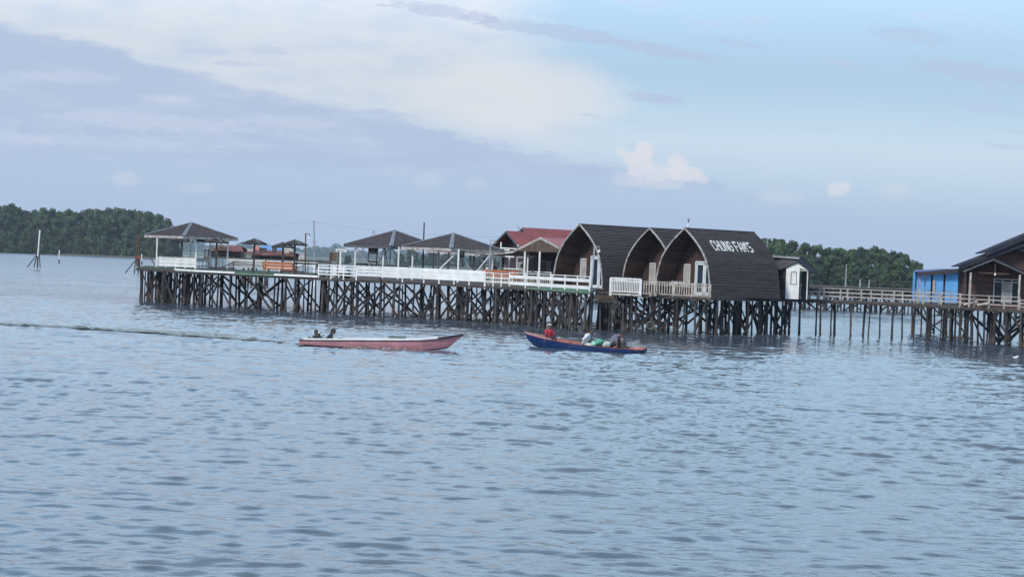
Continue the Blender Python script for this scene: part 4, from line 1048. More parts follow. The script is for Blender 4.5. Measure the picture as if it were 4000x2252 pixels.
P0b,_,Rtb = gable_house((2041,888), 164, 2.1, 3.1, 1.5, 2.3, 6.6, M_redroof, M_maroon, rh, 'right_roof', wall_to=ZM, inset=.9)
# balcony frame in the left gable
MB().bar(at(1957,945,161.5),at(1956,968,161.5),.11,.11,up=(0,1,0)).bar(at(2024,955,159.8),at(2024,966,159.8),.10,.10,up=(0,1,0)).build('balcony_post', M_white, rh)
MB().bar(at(1955,967,161),at(2028,972,159.5),.07,.08).bar(at(1965,975,161),at(1990,976,160),.07,.12).build('balcony_rail', M_white, rh)
an = MB().tube([at(2023,912,164),at(2025,882,164)],.03,5).bar(at(2024,887,164),at(2034,890,164),.03,.03).bar(at(2024,893,164),at(2030,889,164),.02,.02).build('antenna', M_metal, rh)
# porch with a broad plywood gable
ph = thing('porch', 'open porch with a stained plywood gable, pale fascia and white posts before the red-roofed house', 'porch', (gx(2080,150),150,ZM))
Y0 = 148.5
pk = at(2112,926,Y0); rt = at(2186,966,Y0-1.9); lf = at(2003,980,Y0+2.6); ex = at(1897,990,Y0+4.6)
rl = RX*4.2
MB().slab([pk,rt,rt+rl,pk+rl],(0,0,-.05)).build('roof', M_redroof2, ph); MB().slab([pk,pk+rl,lf+rl,lf],(0,0,-.05)).slab([lf,lf+rl,ex+rl,ex],(0,0,-.05)).build('left_roof', M_redroof2, ph)
MB().bar(pk-V3((0,.04,.07)),rt-V3((0,.04,.07)),.05,.17).bar(lf-V3((0,.04,.07)),pk-V3((0,.04,.07)),.05,.17).bar(ex-V3((0,.04,.07)),lf-V3((0,.04,.07)),.05,.19).build('fascia', M_fascia, ph)
gl, gr = at(2020,981,Y0+2.0), at(2190,985,Y0-1.9)
MB().slab([pk-V3((0,0,.15)),rt-V3((0,0,.12)),gr,gl],RX*.05).build('gable_panel', M_gable, ph)
for px, Yp in ((2046,148.8),(2104,147.2),(2058,150.5)): p = V3((gx(px,Yp),Yp,ZM)); MB().bar(p,(p.x,Yp,at(px,982,Yp).z),.13 if px != 2058 else .10,.12,up=(0,1,0)).build('post', M_white, ph)
m_ = MB()
for k in range(5): o = RX*(.8*k+.3); m_.bar(lf+o-V3((0,0,.25)), rt+o-V3((0,0,.25)), .07,.10)
m_.bar(ex+V3((0,.5,-.22)), lf+V3((0,.5,-.22)), .07,.1).build('rafters', M_dark, ph)
rs = thing('guest_room', 'maroon walled room with a curtained window under the plywood gable', 'house', (gx(2120,154),154,ZM))
A, B = V3((gx(1990,158.5),158.5,ZM)), V3((gx(2215,151.5),151.5,ZM)); hgt = V3((0,0,2.6)); nrm = V3((-.4,-.9,0))
MB().slab([A,B,B+hgt,A+hgt],(0,.1,0)).build('wall', M_maroon, rs)
def onwall(px,py): 
    t = 0
    for _ in range(6):
        Yp = 158.5+(151.5-158.5)*t; x = at(px,py,Yp).x; t = (x-A.x)/(B.x-A.x)
    return at(px,py,Yp-.06)
wf = MB()
for a_, b_ in (((2111,1016),(2113,1070)),((2136,1018),(2136,1066)),((2150,1018),(2150,1068))): wf.bar(onwall(*a_), onwall(*b_), .05,.05,up=(0,1,0))
wf.bar(onwall(2111,1019), onwall(2160,1022), .05,.06); w_ = wf.build('window', M_louvre, rs)
MB().slab([onwall(2114,1021),onwall(2134,1022),onwall(2134,1068),onwall(2114,1068)],(0,-.02,0)).build('curtain', M_gable, w_)
MB().slab([onwall(2137,1022),onwall(2149,1023),onwall(2149,1064),onwall(2137,1064)],(0,-.02,0)).build('pane', mat('pale_curtain',(.22,.24,.26),(.16,.17,.19),.5,3), w_)
dd = MB().slab([onwall(2021,1022),onwall(2042,1023),onwall(2042,1062),onwall(2021,1062)],(0,-.03,0)).build('curtained_door', mat('curtain_pale',(.30,.30,.31),(.14,.14,.16),.8,9,(3,3,.2)), rs)
MB().bar(onwall(2020,1003),onwall(2018,1054),.11,.08,up=(0,1,0)).bar(onwall(2020,1004),onwall(2044,1005),.07,.07).build('door_frame', M_louvre, rs)
# open veranda frame looking out over the bay
vf = thing('veranda', 'white open frame of a veranda looking out over the bay beside the orange bench', 'veranda', (gx(1955,150),150,ZM))
m_ = MB().bar(at(1876,996,152),at(2008,1003,149.5),.05,.10).bar(at(1876,1044,152),at(2043,1051,149),.05,.08).bar(at(1876,1075,152),at(2043,1082,149),.05,.05)
m_.build('rails', M_white, vf)
for px in (1921,1953,1986): Yp = 151; p = V3((gx(px,Yp),Yp,ZM)); MB().bar(p,(p.x,Yp,at(px,1000,Yp).z),.09,.09,up=(0,1,0)).build('post', M_white, vf)
for px in (1962,1971,1998): Yp = 153; p = V3((gx(px,Yp),Yp,ZM)); MB().bar(p,(p.x,Yp,at(px,1003,Yp).z),.10 if px != 1962 else .2,.09,up=(0,1,0)).build('inner_post', M_navyc if px == 1962 else M_metal, vf)
cp = thing('cup','small white cup standing on the end of the long orange bench','cup',tuple(at(1903,1049,140.8)),local=True); MB().tube([(0,0,-.08),(0,0,.10)],[.07,.085],10).build('body', M_white, cp)

# ================================================================== BROWN HOUSE AT RIGHT
bh = thing('brown_house', 'dark brown board house with stepped dark roofs and a gabled porch at the right edge', 'house', (gx(3880,134),134,2.46))
Yw = 134.5
def at2(px,py,dy=0): return at(px,py,Yw+dy)
wl = at2(3778,1060).x; zb = 2.46
roofp = [at2(3744,1037), at2(3842,1003), at2(4012,945), at2(4100,915), at2(4290,1060)]
w_top = [at2(3778,1031), at2(3850,1004), at2(4012,944), at2(4090,915), at2(4270,1045)]
MB().slab([(wl,Yw,zb),(at2(4270,1100).x,Yw,zb)]+[w_top[i] for i in (4,3,2,1,0)],(0,.12,0)).build('front_wall', M_brick, bh)
MB().slab([(wl,Yw,zb),(wl,Yw,w_top[0].z),(wl+1.2,Yw+8,w_top[0].z),(wl+1.2,Yw+8,zb)],(.1,0,0)).build('side_wall', M_brick, bh)
bk = V3((1.3,8.5,0)); fw = V3((-.1,-.9,0))
lo = [at2(3744,1036)+fw, at2(3850,997)+fw]; 
MB().slab([lo[0],at2(4100,905)+fw,at2(4100,905)+bk,lo[0]+bk],(0,0,-.08)).build('roof', M_house_roof, bh)
MB().slab([at2(4100,905)+fw,at2(4300,1000)+fw,at2(4300,1000)+bk,at2(4100,905)+bk],(0,0,-.08)).build('right_roof', M_house_roof, bh)
MB().bar(lo[0]-V3((0,.03,.14)), at2(4100,905)+fw-V3((0,.03,.14)), .05,.30).build('barge_board', M_house_roof, bh)
u0, u1 = at2(3841,983)+fw*1.2, at2(4120,868)+fw*1.2
MB().slab([u0,u1,u1+bk,u0+bk],(0,0,-.08)).bar(u0-V3((0,.03,.15)), u1-V3((0,.03,.15)), .05,.32).build('upper_roof', M_house_roof, bh)
# middle roof slope coming forward at right
MB().slab([at2(3931,957)+fw*.9,at2(4060,1006)+fw*.9,at2(4090,965)-V3((0,0,0)),at2(3960,955)],(0,0,-.07)).build('cross_roof', M_house_roof, bh)
# porch
pz = V3((0,-2.2,0)); pk_ = at(3880,1010,Yw-2.4); pr = at(4003,1066,Yw-2.4); plf = at(3762,1057,Yw-2.4); bk2 = V3((1.0,2.35,.0))
MB().slab([pk_,pr,pr+bk2,pk_+bk2],(0,0,-.06)).build('porch_roof', M_house_roof, bh); MB().slab([pk_,pk_+bk2,plf+bk2,plf],(0,0,-.06)).build('porch_roof_left', M_house_roof, bh)
MB().bar(pk_-V3((0,.03,.06)),pr-V3((0,.03,.06)),.04,.10).bar(plf-V3((0,.03,.06)),pk_-V3((0,.03,.06)),.04,.10).build('porch_barge', M_fdark, bh)
for px,py in ((3792,1064),(3984,1072)): p = at(px,py,132.2 if px < 3900 else 130.4); MB().bar((p.x-(.03),p.y,zb),p,.11,.11,up=(0,1,0)).build('porch_post', M_greyrail if px < 3900 else M_cream, bh)
MB().bar(at(3824,1064,132),at(3942,1070,132),.06,.07).bar(at(3888,1030,132),at(3887,1066,132),.06,.06,up=(0,1,0)).build('porch_truss', M_gable, bh)
MB().tube([at(3887,1066,132),at(3887,1075,132)],.06,8).build('porch_lamp', M_bulb, bh)
def dw(px,py): return at(px,py,Yw-.06)
w_ = MB()
for a_,b_ in (((3884,1088),(3880,1184)),((3917,1090),(3912,1184)),((3954,1090),(3948,1186)),((3982,1092),(3979,1186))): w_.bar(dw(*a_),dw(*b_),.07,.06,up=(0,1,0))
for a_,b_ in (((3882,1088),(3984,1093)),((3882,1099),(3984,1104))): w_.bar(dw(*a_),dw(*b_),.05,.07)
wd_ = w_.build('door_frame', M_louvre, bh)
for a_,b_ in ((3886,3914),(3952,3980)): MB().slab([dw(a_,1103),dw(b_,1104),dw(b_-4,1183),dw(a_-4,1182)],(0,.02,0)).build('dark_glass', M_glass, wd_)
for a_,b_ in ((3888,3914),(3921,3950),(3956,3981)): MB().slab([dw(a_,1090),dw(b_,1091),dw(b_,1098),dw(a_,1097)],(0,.02,0)).build('transom', M_glass, wd_)
m_ = MB()
for k in range(15): m_.slab([dw(3917-k*.25,1104+k*5.3),dw(3951-k*.25,1105+k*5.3),dw(3951-k*.25,1108.5+k*5.3),dw(3917-k*.25,1107.5+k*5.3)],(0,-.04,0))
m_.build('louvre_shutter', M_louvre, wd_)
# veranda roof to the left
vr = thing('veranda', 'low dark lean-to roof on posts between the blue house and the brown house', 'veranda', (gx(3680,141),141,2.46))
a,b,c2_,d_ = at(3586,1066,140), at(3776,1050,137), at(3776,1046,144), at(3592,1060,147)
MB().slab([a,b,c2_,d_],(0,0,-.06)).build('roof', M_house_roof, vr)
MB().bar(a-V3((0,.04,.10)),b-V3((0,.04,.10)),.05,.20).build('fascia', M_dark, vr)
for px,Yp,mt in ((3592,140.2,M_greyrail),(3640,141.5,M_gable),(3689,139.5,M_dark),(3613,145,M_metal)): p = V3((gx(px,Yp),Yp,2.46)); MB().bar(p,(p.x,Yp,at(px,1070,Yp).z),.12 if px != 3613 else .07,.11,up=(0,1,0)).build('post', mt, vr)
c_ = at(3613,1079,144.9); MB().ball(c_,.07,8,6).build('lamp', M_bulb, vr)
# blue house
bl = thing('blue_house', 'bright blue walled house behind the veranda left of the brown house', 'house', (gx(3680,158),158,2.4))
Yb2 = 158; a = at(3577,1062,Yb2); b = at(3800,1058,Yb2)
MB().slab([(a.x,Yb2,2.2),(b.x,Yb2,2.2),(b.x,Yb2,b.z+.25),(a.x,Yb2,a.z)],(0,.12,0)).slab([(a.x,Yb2,2.2),(a.x,Yb2,a.z),(a.x+1,Yb2+6,a.z),(a.x+1,Yb2+6,2.2)],(.1,0,0)).build('wall', M_bluewall, bl)
m_ = MB().slab([at(3569,1058,157.2),at(3680,1056,157.2),at(3810,1056,157.2),at(3810,1050,164),at(3680,1050,164),at(3575,1054,164)],(0,0,-.06)); m_.build('roof', M_bluesheet, bl)
MB().slab([at(3644,1094,157.9),at(3653,1094,157.9),at(3652,1147,157.9),at(3642,1147,157.9)],(0,-.04,0)).build('door', M_cream, bl)
far_b, _ = pier('back_pier', 'deck with a rail in front of the blue house', [(3560,154),(3790,154),(3790,164),(3560,164)], 2.4, 2, step=1.2, rows=(0,3,6), seed=33, brace=.5)
railing(far_b, [(3575,154),(3630,154)], 2.4, 'bar', .95, .9, M_metal, rails=(.62,)); railing(far_b, [(3655,154),(3778,154)], 2.4, 'bar', .95, 1.3, M_metal, rails=(.62,))

# ================================================================== RUSTY-ROOFED STILT HOUSES FAR LEFT
def stilt_house(label, x0, x1, yr, ye, yb, Y, mt, seed, extra=None):
    q = random.Random(seed); A, B = at(x0,ye,Y), at(x1,ye+.04*(x1-x0),Y); zr = at((x0+x1)/2,yr,Y).z; zb = at(x0,yb,Y).z
    t = thing('stilt_house', label, 'house', ((A.x+B.x)/2,Y,0)); d = 7
    MB().slab([A,B,(B.x-.8,Y+d/2,zr),(A.x+.5,Y+d/2,zr)],(0,0,-.08)).slab([(A.x,Y+d,A.z),(A.x+.5,Y+d/2,zr),(B.x-.8,Y+d/2,zr),(B.x,Y+d,B.z)],(0,0,-.08)).build('roof', mt, t)
    MB().box(((A.x+B.x)/2,Y+d/2+.8,(A.z+zb)/2),(B.x-A.x-1.4,d-3,A.z-zb-.05)).build('wall', M_shedwall, t)
    MB().box(((A.x+B.x)/2,Y+d/2,zb-.1),(B.x-A.x,d,.18)).build('floor', M_deck, t)
    n = max(1,int((B.x-A.x)/1.5))
    for i in range(n): x = A.x+.7+i*1.5; w = q.choice((.6,.8,1.0)); MB().box((x,Y+1.9,zb+1.0+q.uniform(-.1,.2)),(w,.1,q.uniform(.4,.9))).build('window_panel', q.choice((M_pile2,M_shedwall,M_cream)), t)
    for i in range(n+1): x = A.x+.2+i*(B.x-A.x-.4)/n; MB().bar((x,Y+.2,zb),(x,Y+.2,A.z-.05),.10,.10,up=(0,1,0)).build('post', M_pile2, t)
    m_ = MB().bar((A.x,Y,zb+.8),(B.x,Y,zb+.8),.06,.08).bar((A.x,Y,zb+.4),(B.x,Y,zb+.4),.05,.06); m_.build('rail', M_pile2, t)
    for i in range(min(24,n*2)): put_pile(t, A.x+q.uniform(0,B.x-A.x), Y+q.choice((.2,3,6)), zb-.1, 1.5)
    return t
s1 = stilt_house('left rusty-roofed stilt house seen under the leftmost pavilion', 820, 952, 958, 976, 1002, 262, M_rust, 3)
MB().slab([at(828,974,261.7),at(866,960,261.7),at(905,978,261.7)],(0,-.1,0)).build('gable', M_gable, s1)
s2 = stilt_house('long low rust-roofed stilt house with a blue tarp behind it, left of the bulb lamp', 952, 1166, 977, 990, 1008, 255, M_rust, 5)
MB().slab([at(1012,975,259.5),at(1118,977,259.5),at(1114,961,264),at(1016,959,264)],(0,0,-.1)).build('blue_sheet', M_tarp, s2)
MB().slab([at(985,973,259.2),at(1013,975,259.2),at(1016,960,263.5),at(994,960,263.5)],(0,0,-.1)).build('salmon_sheet', M_salmon, s2)
MB().slab([at(1106,979,259),at(1146,982,259),at(1133,961,263),at(1112,960,263)],(0,0,-.1)).build('pale_sheet', M_cream, s2)
MB().slab([at(1168,992,253),at(1189,996,253),at(1189,1013,253),at(1168,1013,253)],(0,2,0)).build('shack', M_cream, s2)
MB().slab([at(1140,982,253),at(1190,993,253),at(1188,988,258),at(1140,979,258)],(0,0,-.1)).build('shack_roof', M_metal, s2)
s3 = stilt_house('small grey open shack left of the rusty-roofed houses', 795, 822, 965, 969, 1002, 264, M_metal, 8)
# ================================================================== BOATS
def loft(st, inner=0):
    """st: (x, half beam, gunwale z, chine half beam, chine z, keel z); inner>0 shrinks to the inside skin"""
    vs, fs = [], []; n = 7
    for (x,bg,zg,bc,zc,zk) in st:
        bg, bc = max(bg-inner,.004), max(bc-inner,.003); zc += inner; zk += inner*1.5
        mx = ((bg+bc)/2*1.03, (zg+zc)/2)
        vs += [(x,-bg,zg),(x,-mx[0],mx[1]),(x,-bc,zc),(x,0,zk),(x,bc,zc),(x,mx[0],mx[1]),(x,bg,zg)]
    for i in range(len(st)-1):
        for k in range(n-1): fs.append((i*n+k,i*n+k+1,(i+1)*n+k+1,(i+1)*n+k))
    return vs, fs
def boat(name, label, loc, rz, st, mh, mi, tilt=0):
    t = thing(name, label, 'boat', loc, local=True, rz=rz); t.rotation_euler.x = tilt
    v, f = loft(st); mb = MB(); mb.add(v, f+[tuple(range(7))[::-1]]); 
    h = mb.build('hull', mh, t); 
    v2, f2 = loft(st, .03); MB().add(v2, f2+[tuple(range(7))]).build('interior', mi, t)
    return t
def rail_strip(t, name, st, x0, x1, dz0, dz1, thick, mt, side=(1,-1)):
    pts = [s for s in st if x0 <= s[0] <= x1]
    mb = MB()
    for s_ in side:
        for a, b in zip(pts, pts[1:]):
            vs = []
            for p in (a,b):
                yo = s_*(p[1]+thick); yi = s_*(p[1]-.035)
                vs += [(p[0],yo,p[2]+dz0),(p[0],yo,p[2]+dz1),(p[0],yi,p[2]+dz1),(p[0],yi,p[2]+dz0)]
            mb.add(vs, [(0,1,5,4),(1,2,6,5),(2,3,7,6),(3,0,4,7),(0,3,2,1),(4,5,6,7)])
    return mb.build(name, mt, t)
def dense(st, k=4):
    o = []
    for a, b in zip(st, st[1:]):
        for i in range(k): s = i/k; s2 = s; o.append(tuple(a[j]+(b[j]-a[j])*s2 for j in range(6)))
    return o+[st[-1]]
PST = dense([(-3.78,.34,.27,.26,.06,.03),(-3.0,.46,.29,.36,.04,-.03),(-2,.54,.325,.44,.03,-.10),(-1,.59,.36,.48,.02,-.12),(0,.60,.395,.49,.02,-.10),(1,.58,.43,.46,.02,-.06),
    (1.9,.51,.48,.36,.03,-.02),(2.6,.38,.56,.20,.10,.01),(3.05,.24,.63,.08,.22,.10),(3.4,.12,.70,.03,.46,.40),(3.78,.012,.77,.008,.75,.735)])
p = at(1490,1330,92.2)
pb = boat('long_boat', 'long narrow pink motor boat with white rail and raised bow, moving right', (p.x,92.2,0), R(.6), PST, M_pink, mat('boat_lining',(.30,.31,.29),(.2,.2,.19),.6,3))
rail_strip(pb, 'white_rail', PST, -3.7, 2.65, -.005, .066, .02, M_white)
rail_strip(pb, 'black_line', PST, -3.8, 3.8, -.04, -.006, .028, M_blackp)
rail_strip(pb, 'bow_rail', PST, 2.60, 3.8, -.004, .04, .02, M_blackp)
for x_ in (-2.4,-1.2,.1,1.3): MB().box((x_,0,.30),(.16,.98,.03)).build('thwart', M_white2, pb)
MB().slab([(.35,-.35,.50),(1.15,-.33,.52),(1.10,.33,.56),(.30,.35,.53)],(0,0,.03)).build('green_cover', M_tub, pb)
MB().slab([(2.2,-.42,.53),(3.6,-.05,.74),(3.6,.05,.74),(2.2,.42,.53)],(0,0,-.02)).build('foredeck', M_pink, pb)
eng = thing('boat_engine', 'black long-shaft engine with white tank at the stern of the pink boat', 'engine', (p.x-3.78+.78,92.2,.20), local=True)
eng.scale = (1.2,1.1,1.12)
m_ = MB(); m_.box((0,0,.12),(.30,.26,.22)).tube([(.02,0,.2),(.02,0,.36)],[.13,.10],10).box((.17,.02,.10),(.14,.2,.16)).tube([(-.15,0,.1),(-.28,.02,.14),(-.33,0,.15)],[.03,.03,.035],8).tube([(.15,-.08,.22),(.3,-.1,.27)],.02,6).box((.22,-.05,.02),(.10,.06,.2))
m_.build('motor_block', M_engine, eng)
MB().tube([(.0,0,.34),(.0,0,.44),(.02,0,.46)],[.12,.11,.06],12).build('cover', M_blackp, eng)
MB().tube([(.10,-.04,.33),(.10,-.04,.43)],.085,10).tube([(-.13,.0,.33),(-.13,.0,.42)],.05,8).build('tank', M_chrome, eng)
q_ = at(1243,1301,93.6); sh_e = at(1122,1331,92.4)
MB().tube([(-.1,0,.06),(sh_e.x-eng.location.x, .05, -.33)],[.028,.022],6).build('shaft', M_engine, eng)
BST = dense([(-3.12,.30,.20,.22,.03,.01),(-2.6,.42,.20,.33,.0,-.06),(-1.6,.54,.24,.44,-.02,-.12),(-.5,.60,.29,.48,-.03,-.14),(.6,.60,.36,.46,-.02,-.12),(1.6,.52,.47,.34,.0,-.08),(2.25,.38,.55,.16,.08,-.02),(2.65,.22,.61,.06,.20,.10),(2.95,.09,.66,.02,.44,.38),(3.13,.01,.705,.006,.69,.68)])
bo = V3((3.72,98.8,0)); brz = R(162)
bb = boat('motor_boat', 'dark blue wooden boat with red inside and three people, bow to the left', tuple(bo), brz, BST, M_bluehull, M_redin, tilt=R(-3.5))
rail_strip(bb, 'red_rail', BST, -3.2, 3.3, -.008, .014, .004, M_redin)
rail_strip(bb, 'pale_bow_band', BST, 1.5, 3.35, .02, .07, -.02, mat('pale_pink_paint',(.52,.33,.31),(.40,.22,.2),.6,4), side=(-1,1))
m_ = MB(); m_.slab([(-3.1,-.30,.22),(-2.35,-.44,.22),(-2.35,.44,.22),(-3.1,.30,.22)],(0,0,.03)); m_.build('stern_deck', M_redin, bb)
MB().box((-2.72,.36,.245),(.66,.07,.05),rz=R(-12)).box((-2.72,-.36,.245),(.66,.07,.05),rz=R(12)).build('stern_rail', mat('salmon_rail_paint',(.60,.27,.22),(.5,.2,.17),.6,4), bb)
for a_ in ((1.95,.84,.40),(-.2,1.04,.24),(.9,1.0,.3)): MB().box((a_[0],0,a_[2]),(.17,a_[1],.03)).build('thwart', M_redin, bb)
MB().slab([(2.3,-.34,.56),(2.95,-.05,.67),(2.95,.05,.67),(2.3,.34,.56)],(0,0,-.02)).build('foredeck', M_redin, bb)
BW = lambda x,y,z: bo + V3((x*math.cos(brz)-y*math.sin(brz), x*math.sin(brz)+y*math.cos(brz), z))
e2p = BW(-1.95,.05,.18)
e2 = thing('boat_engine', 'black engine under the hands of the man in the grey shirt in the blue boat', 'engine', tuple(e2p), local=True, rz=brz)
MB().box((0,0,.18),(.28,.28,.26)).tube([(0,0,.28),(0,0,.42)],[.13,.09],10).box((-.15,.05,.1),(.16,.2,.18)).tube([(-.1,.1,.25),(-.24,.15,.3)],.03,6).tube([(.1,.12,.2),(.16,.2,.36)],.03,6).build('motor_block', M_engine, e2)
MB().tube([(.02,.02,.40),(.02,.02,.52)],.085,10).build('tank', mat('tan_tank',(.42,.25,.19),(.25,.14,.11),.5,6), e2)
a = BW(-2.15,.32,.30); b = at(2545,1384,97.0); b.z = -.12
pd = MB().tube([a,a.lerp(b,.6),b],[.022,.022,.02],6).build('steering_pole', M_pile2); tag(pd,'thin pole leaning over the stern of the blue boat into the water','pole')
def blob(c, r, q_, seed):
    mb = MB(); mb.ball((0,0,0),(1,1,1),16,10); qq = random.Random(seed); ph = [qq.uniform(0,6) for _ in range(6)]
    mb.v = [tuple((c[0]+x*r[0]*(k_:=1+.13*math.sin(3*x+ph[0]+4*z)+.11*math.sin(5*y+ph[1])+.08*math.sin(7*z+ph[2]+3*x)), c[1]+y*r[1]*k_, c[2]+z*r[2]*k_)) for x,y,z in mb.v]; return mb
for lab, pos, r, mt, nm in (('green net bag heaped in the middle of the blue boat',(-.78,.12,.42),(.27,.24,.19),M_green,'net_bag'),('round pale green bucket beside the green net bag',(-.55,.30,.34),(.15,.12,.14),mat('mint_plastic',(.26,.52,.40),(.2,.42,.33),.5,5),'bucket'),
    ('white woven sack lying left of the green net bag',(-.28,.25,.28),(.22,.2,.10),M_sack,'sack'),('white sack standing between green bag and man in grey shirt',(-1.22,.20,.36),(.24,.2,.17),M_sack,'sack')):
    w = BW(*pos); o = blob((0,0,0), r, rnd, len(lab)).build(nm, mt, smooth=True); o.location = w; o.rotation_euler.z = brz; tag(o, lab, nm.replace('_',' '))

# ================================================================== PEOPLE
def person(label, loc, rz, J, shirt, arms_mat=None, pants=None, cap=None, legs=True, hairlen=0.0, coll=None, scale=1.0):
    t = thing('person', label, 'person', tuple(loc), local=True, rz=rz); t.scale = (scale,)*3
    g = {k: V3(v) for k, v in J.items()}
    hd = g['head']; fw = g.get('look', V3((1,0,0))).normalized(); upv = (g['head']-g['neck']).normalized()
    sd_ = upv.cross(fw).normalized(); up = fw.cross(sd_).normalized()
    H_ = lambda a,b,c: hd+fw*a+sd_*b+up*c
    B_ = MB()
    def cap_(mb, pts, rs): mb.tube(pts, rs, 10); [mb.ball(p_, r_, 10, 7) for p_, r_ in zip(pts, rs)]
    hip, ch, nk = g['hip'], g['chest'], g['neck']; ax = (ch-hip).normalized(); sdt = V3((0,1,0))
    def torso(mb, e=0):
        mb.ball(hip, (.135+e,.165+e,.12+e), 14, 9); mb.ball(hip.lerp(ch,.35), (.115+e,.145+e,.14+e), 14, 9); mb.ball(hip.lerp(ch,.7), (.125+e,.155+e,.14+e), 14, 9)
        mb.ball(ch, (.125+e,.165+e,.135+e), 14, 9)
        for s in 'LR': cap_(mb, [ch+ax*.03, g['sh'+s]], [.10+e,.062+e])
    torso(B_); cap_(B_, [nk-ax*.05, nk, hd-up*.04], [.068,.055,.055])
    def headball(mb, c, r, n=16, m_=12):
        k0 = len(mb.v); mb.ball((0,0,0), (1,1,1), n, m_); mb.v[k0:] = [tuple(c+fw*(x*r[0])+sd_*(y*r[1])+up*(z*r[2])) for x,y,z in mb.v[k0:]]
    headball(B_, H_(0,0,.025), (.097,.076,.098)); headball(B_, H_(.03,0,-.05), (.062,.055,.062)); headball(B_, H_(.055,0,-.082), (.028,.030,.022))
    B_.tube([H_(.085,0,.03),H_(.112,0,-.018),H_(.09,0,-.028)],[.010,.017,.012],8)                     # nose
    for s in (-1,1):
        headball(B_, H_(-.005,s*.078,-.005), (.018,.010,.030), 8, 6)                                    # ear
        headball(B_, H_(.078,s*.030,.030), (.020,.022,.010), 8, 6)                                      # brow
    headball(B_, H_(.082,0,-.052), (.018,.026,.008), 8, 6)                                              # lips
    for s in 'LR':
        cap_(B_, [g['sh'+s], g['el'+s], g['ha'+s]], [.050,.038,.026])
        d = (g['ha'+s]-g['el'+s]).normalized(); pn = V3((0,0,-1)); sv = d.cross(pn); sv = sv.normalized() if sv.length > .1 else V3((0,1,0)); pn = sv.cross(d).normalized()
        pc = g['ha'+s]+d*.055
        for o_ in (-.024,-.008,.008,.024): cap_(B_, [g['ha'+s]+d*.01+sv*o_*.6, pc+sv*o_+d*.028], [.018,.014])
        for k_, (o_, L_) in enumerate(((-.030,.062),(-.010,.076),(.010,.072),(.029,.056))):
            b0 = pc+sv*o_+d*.035; b1 = b0+d*L_*.5-pn*.006*-1; b2 = b1+d*L_*.32+pn*(-.022-.004*k_)*-1
            cap_(B_, [b0,b1,b2], [.0095,.0088,.0075])
        ts = sv*(1 if s == 'L' else -1); b0 = g['ha'+s]+d*.03+ts*.026; cap_(B_, [b0, b0+d*.03+ts*.022, b0+d*.058+ts*.020+pn*.012], [.012,.011,.009])
        if legs:
            cap_(B_, [hip+V3((0,.09 if s == 'L' else -.09,-.02)), g['kn'+s], g['ft'+s]], [.085,.055,.038]); fd = V3((.14,0,-.03))
            cap_(B_, [g['ft'+s], g['ft'+s]+fd], [.038,.026])
    def fin(mb, name, mt, vox):
        o = mb.build(name, mt, t); m = o.modifiers.new('remesh','REMESH'); m.mode = 'VOXEL'; m.voxel_size = vox; m.use_smooth_shade = True
        s_ = o.modifiers.new('smooth','SMOOTH'); s_.iterations = 2; s_.factor = .4; return o
    body = fin(B_, 'body', M_skin, .0075)
    S = MB(); torso(S, .018)
    for s in 'LR':
        e_ = g['sh'+s].lerp(g['el'+s], .72)
        cap_(S, [g['sh'+s], e_], [.068,.060])
    cap_(S, [ch, nk-ax*.02], [.12,.072])
    fin(S, 'shirt', shirt, .012)
    if arms_mat:
        A_ = MB()
        for s in 'LR': cap_(A_, [g['sh'+s], g['el'+s], g['el'+s].lerp(g['ha'+s],.93)], [.060,.050,.036])
        fin(A_, 'sleeves', arms_mat, .012)
    if legs and pants:
        T = MB(); T.ball(hip-V3((0,0,.02)), (.15,.18,.125), 12, 8)
        for s in 'LR': cap_(T, [hip+V3((0,.09 if s == 'L' else -.09,-.02)), g['kn'+s], g['kn'+s].lerp(g['ft'+s],.8)], [.10,.072,.055])
        fin(T, 'trousers', pants, .014)
    Hh = MB()
    headball(Hh, H_(-.018,0,.045), (.098,.086,.092)); headball(Hh, H_(-.055,0,-.01), (.055,.070,.075))
    if hairlen: cap_(Hh, [H_(-.075,0,-.03), nk+fw*-.07-V3((0,0,hairlen*.4))], [.062,.045])
    fin(Hh, 'hair', M_hair, .010)
    for s in (-1,1):
        e_ = MB(); headball(e_, H_(.088,s*.031,.008), (.009,.014,.008), 10, 6); e_.build('eye', M_blackp, t)
    if cap:
        Cm = MB(); headball(Cm, H_(-.008,0,.062), (.107,.090,.080), 18, 12); k0 = len(Cm.v)
        headball(Cm, H_(.095,0,.058), (.075,.068,.010), 14, 6); c_o = Cm.build('cap', cap, t, smooth=True)
        if coll: Bn = MB(); headball(Bn, H_(-.006,0,.045), (.1095,.0925,.022), 18, 6); Bn.build('cap_band', coll, c_o, smooth=True)
    return t
def J_(hip=(0,0,0), chest=(.02,0,.33), neck=(.03,0,.50), head=(.05,0,.65), look=(1,0,0), L=((.28,.20,.12),(.34,.10,.32)), Rr=None, **k):
    d = dict(hip=hip, chest=chest, neck=neck, head=head, look=look); ch = V3(chest); nk = V3(neck); ax = (nk-ch)
    d['shL'] = ch+ax*.55+V3((0,.185,-.01)); d['shR'] = ch+ax*.55+V3((0,-.185,-.01))
    d['knL'] = (.40,.14,.16); d['ftL'] = (.50,.13,-.20); d['knR'] = (.40,-.14,.14); d['ftR'] = (.52,-.13,-.20)
    d.update(k); return d
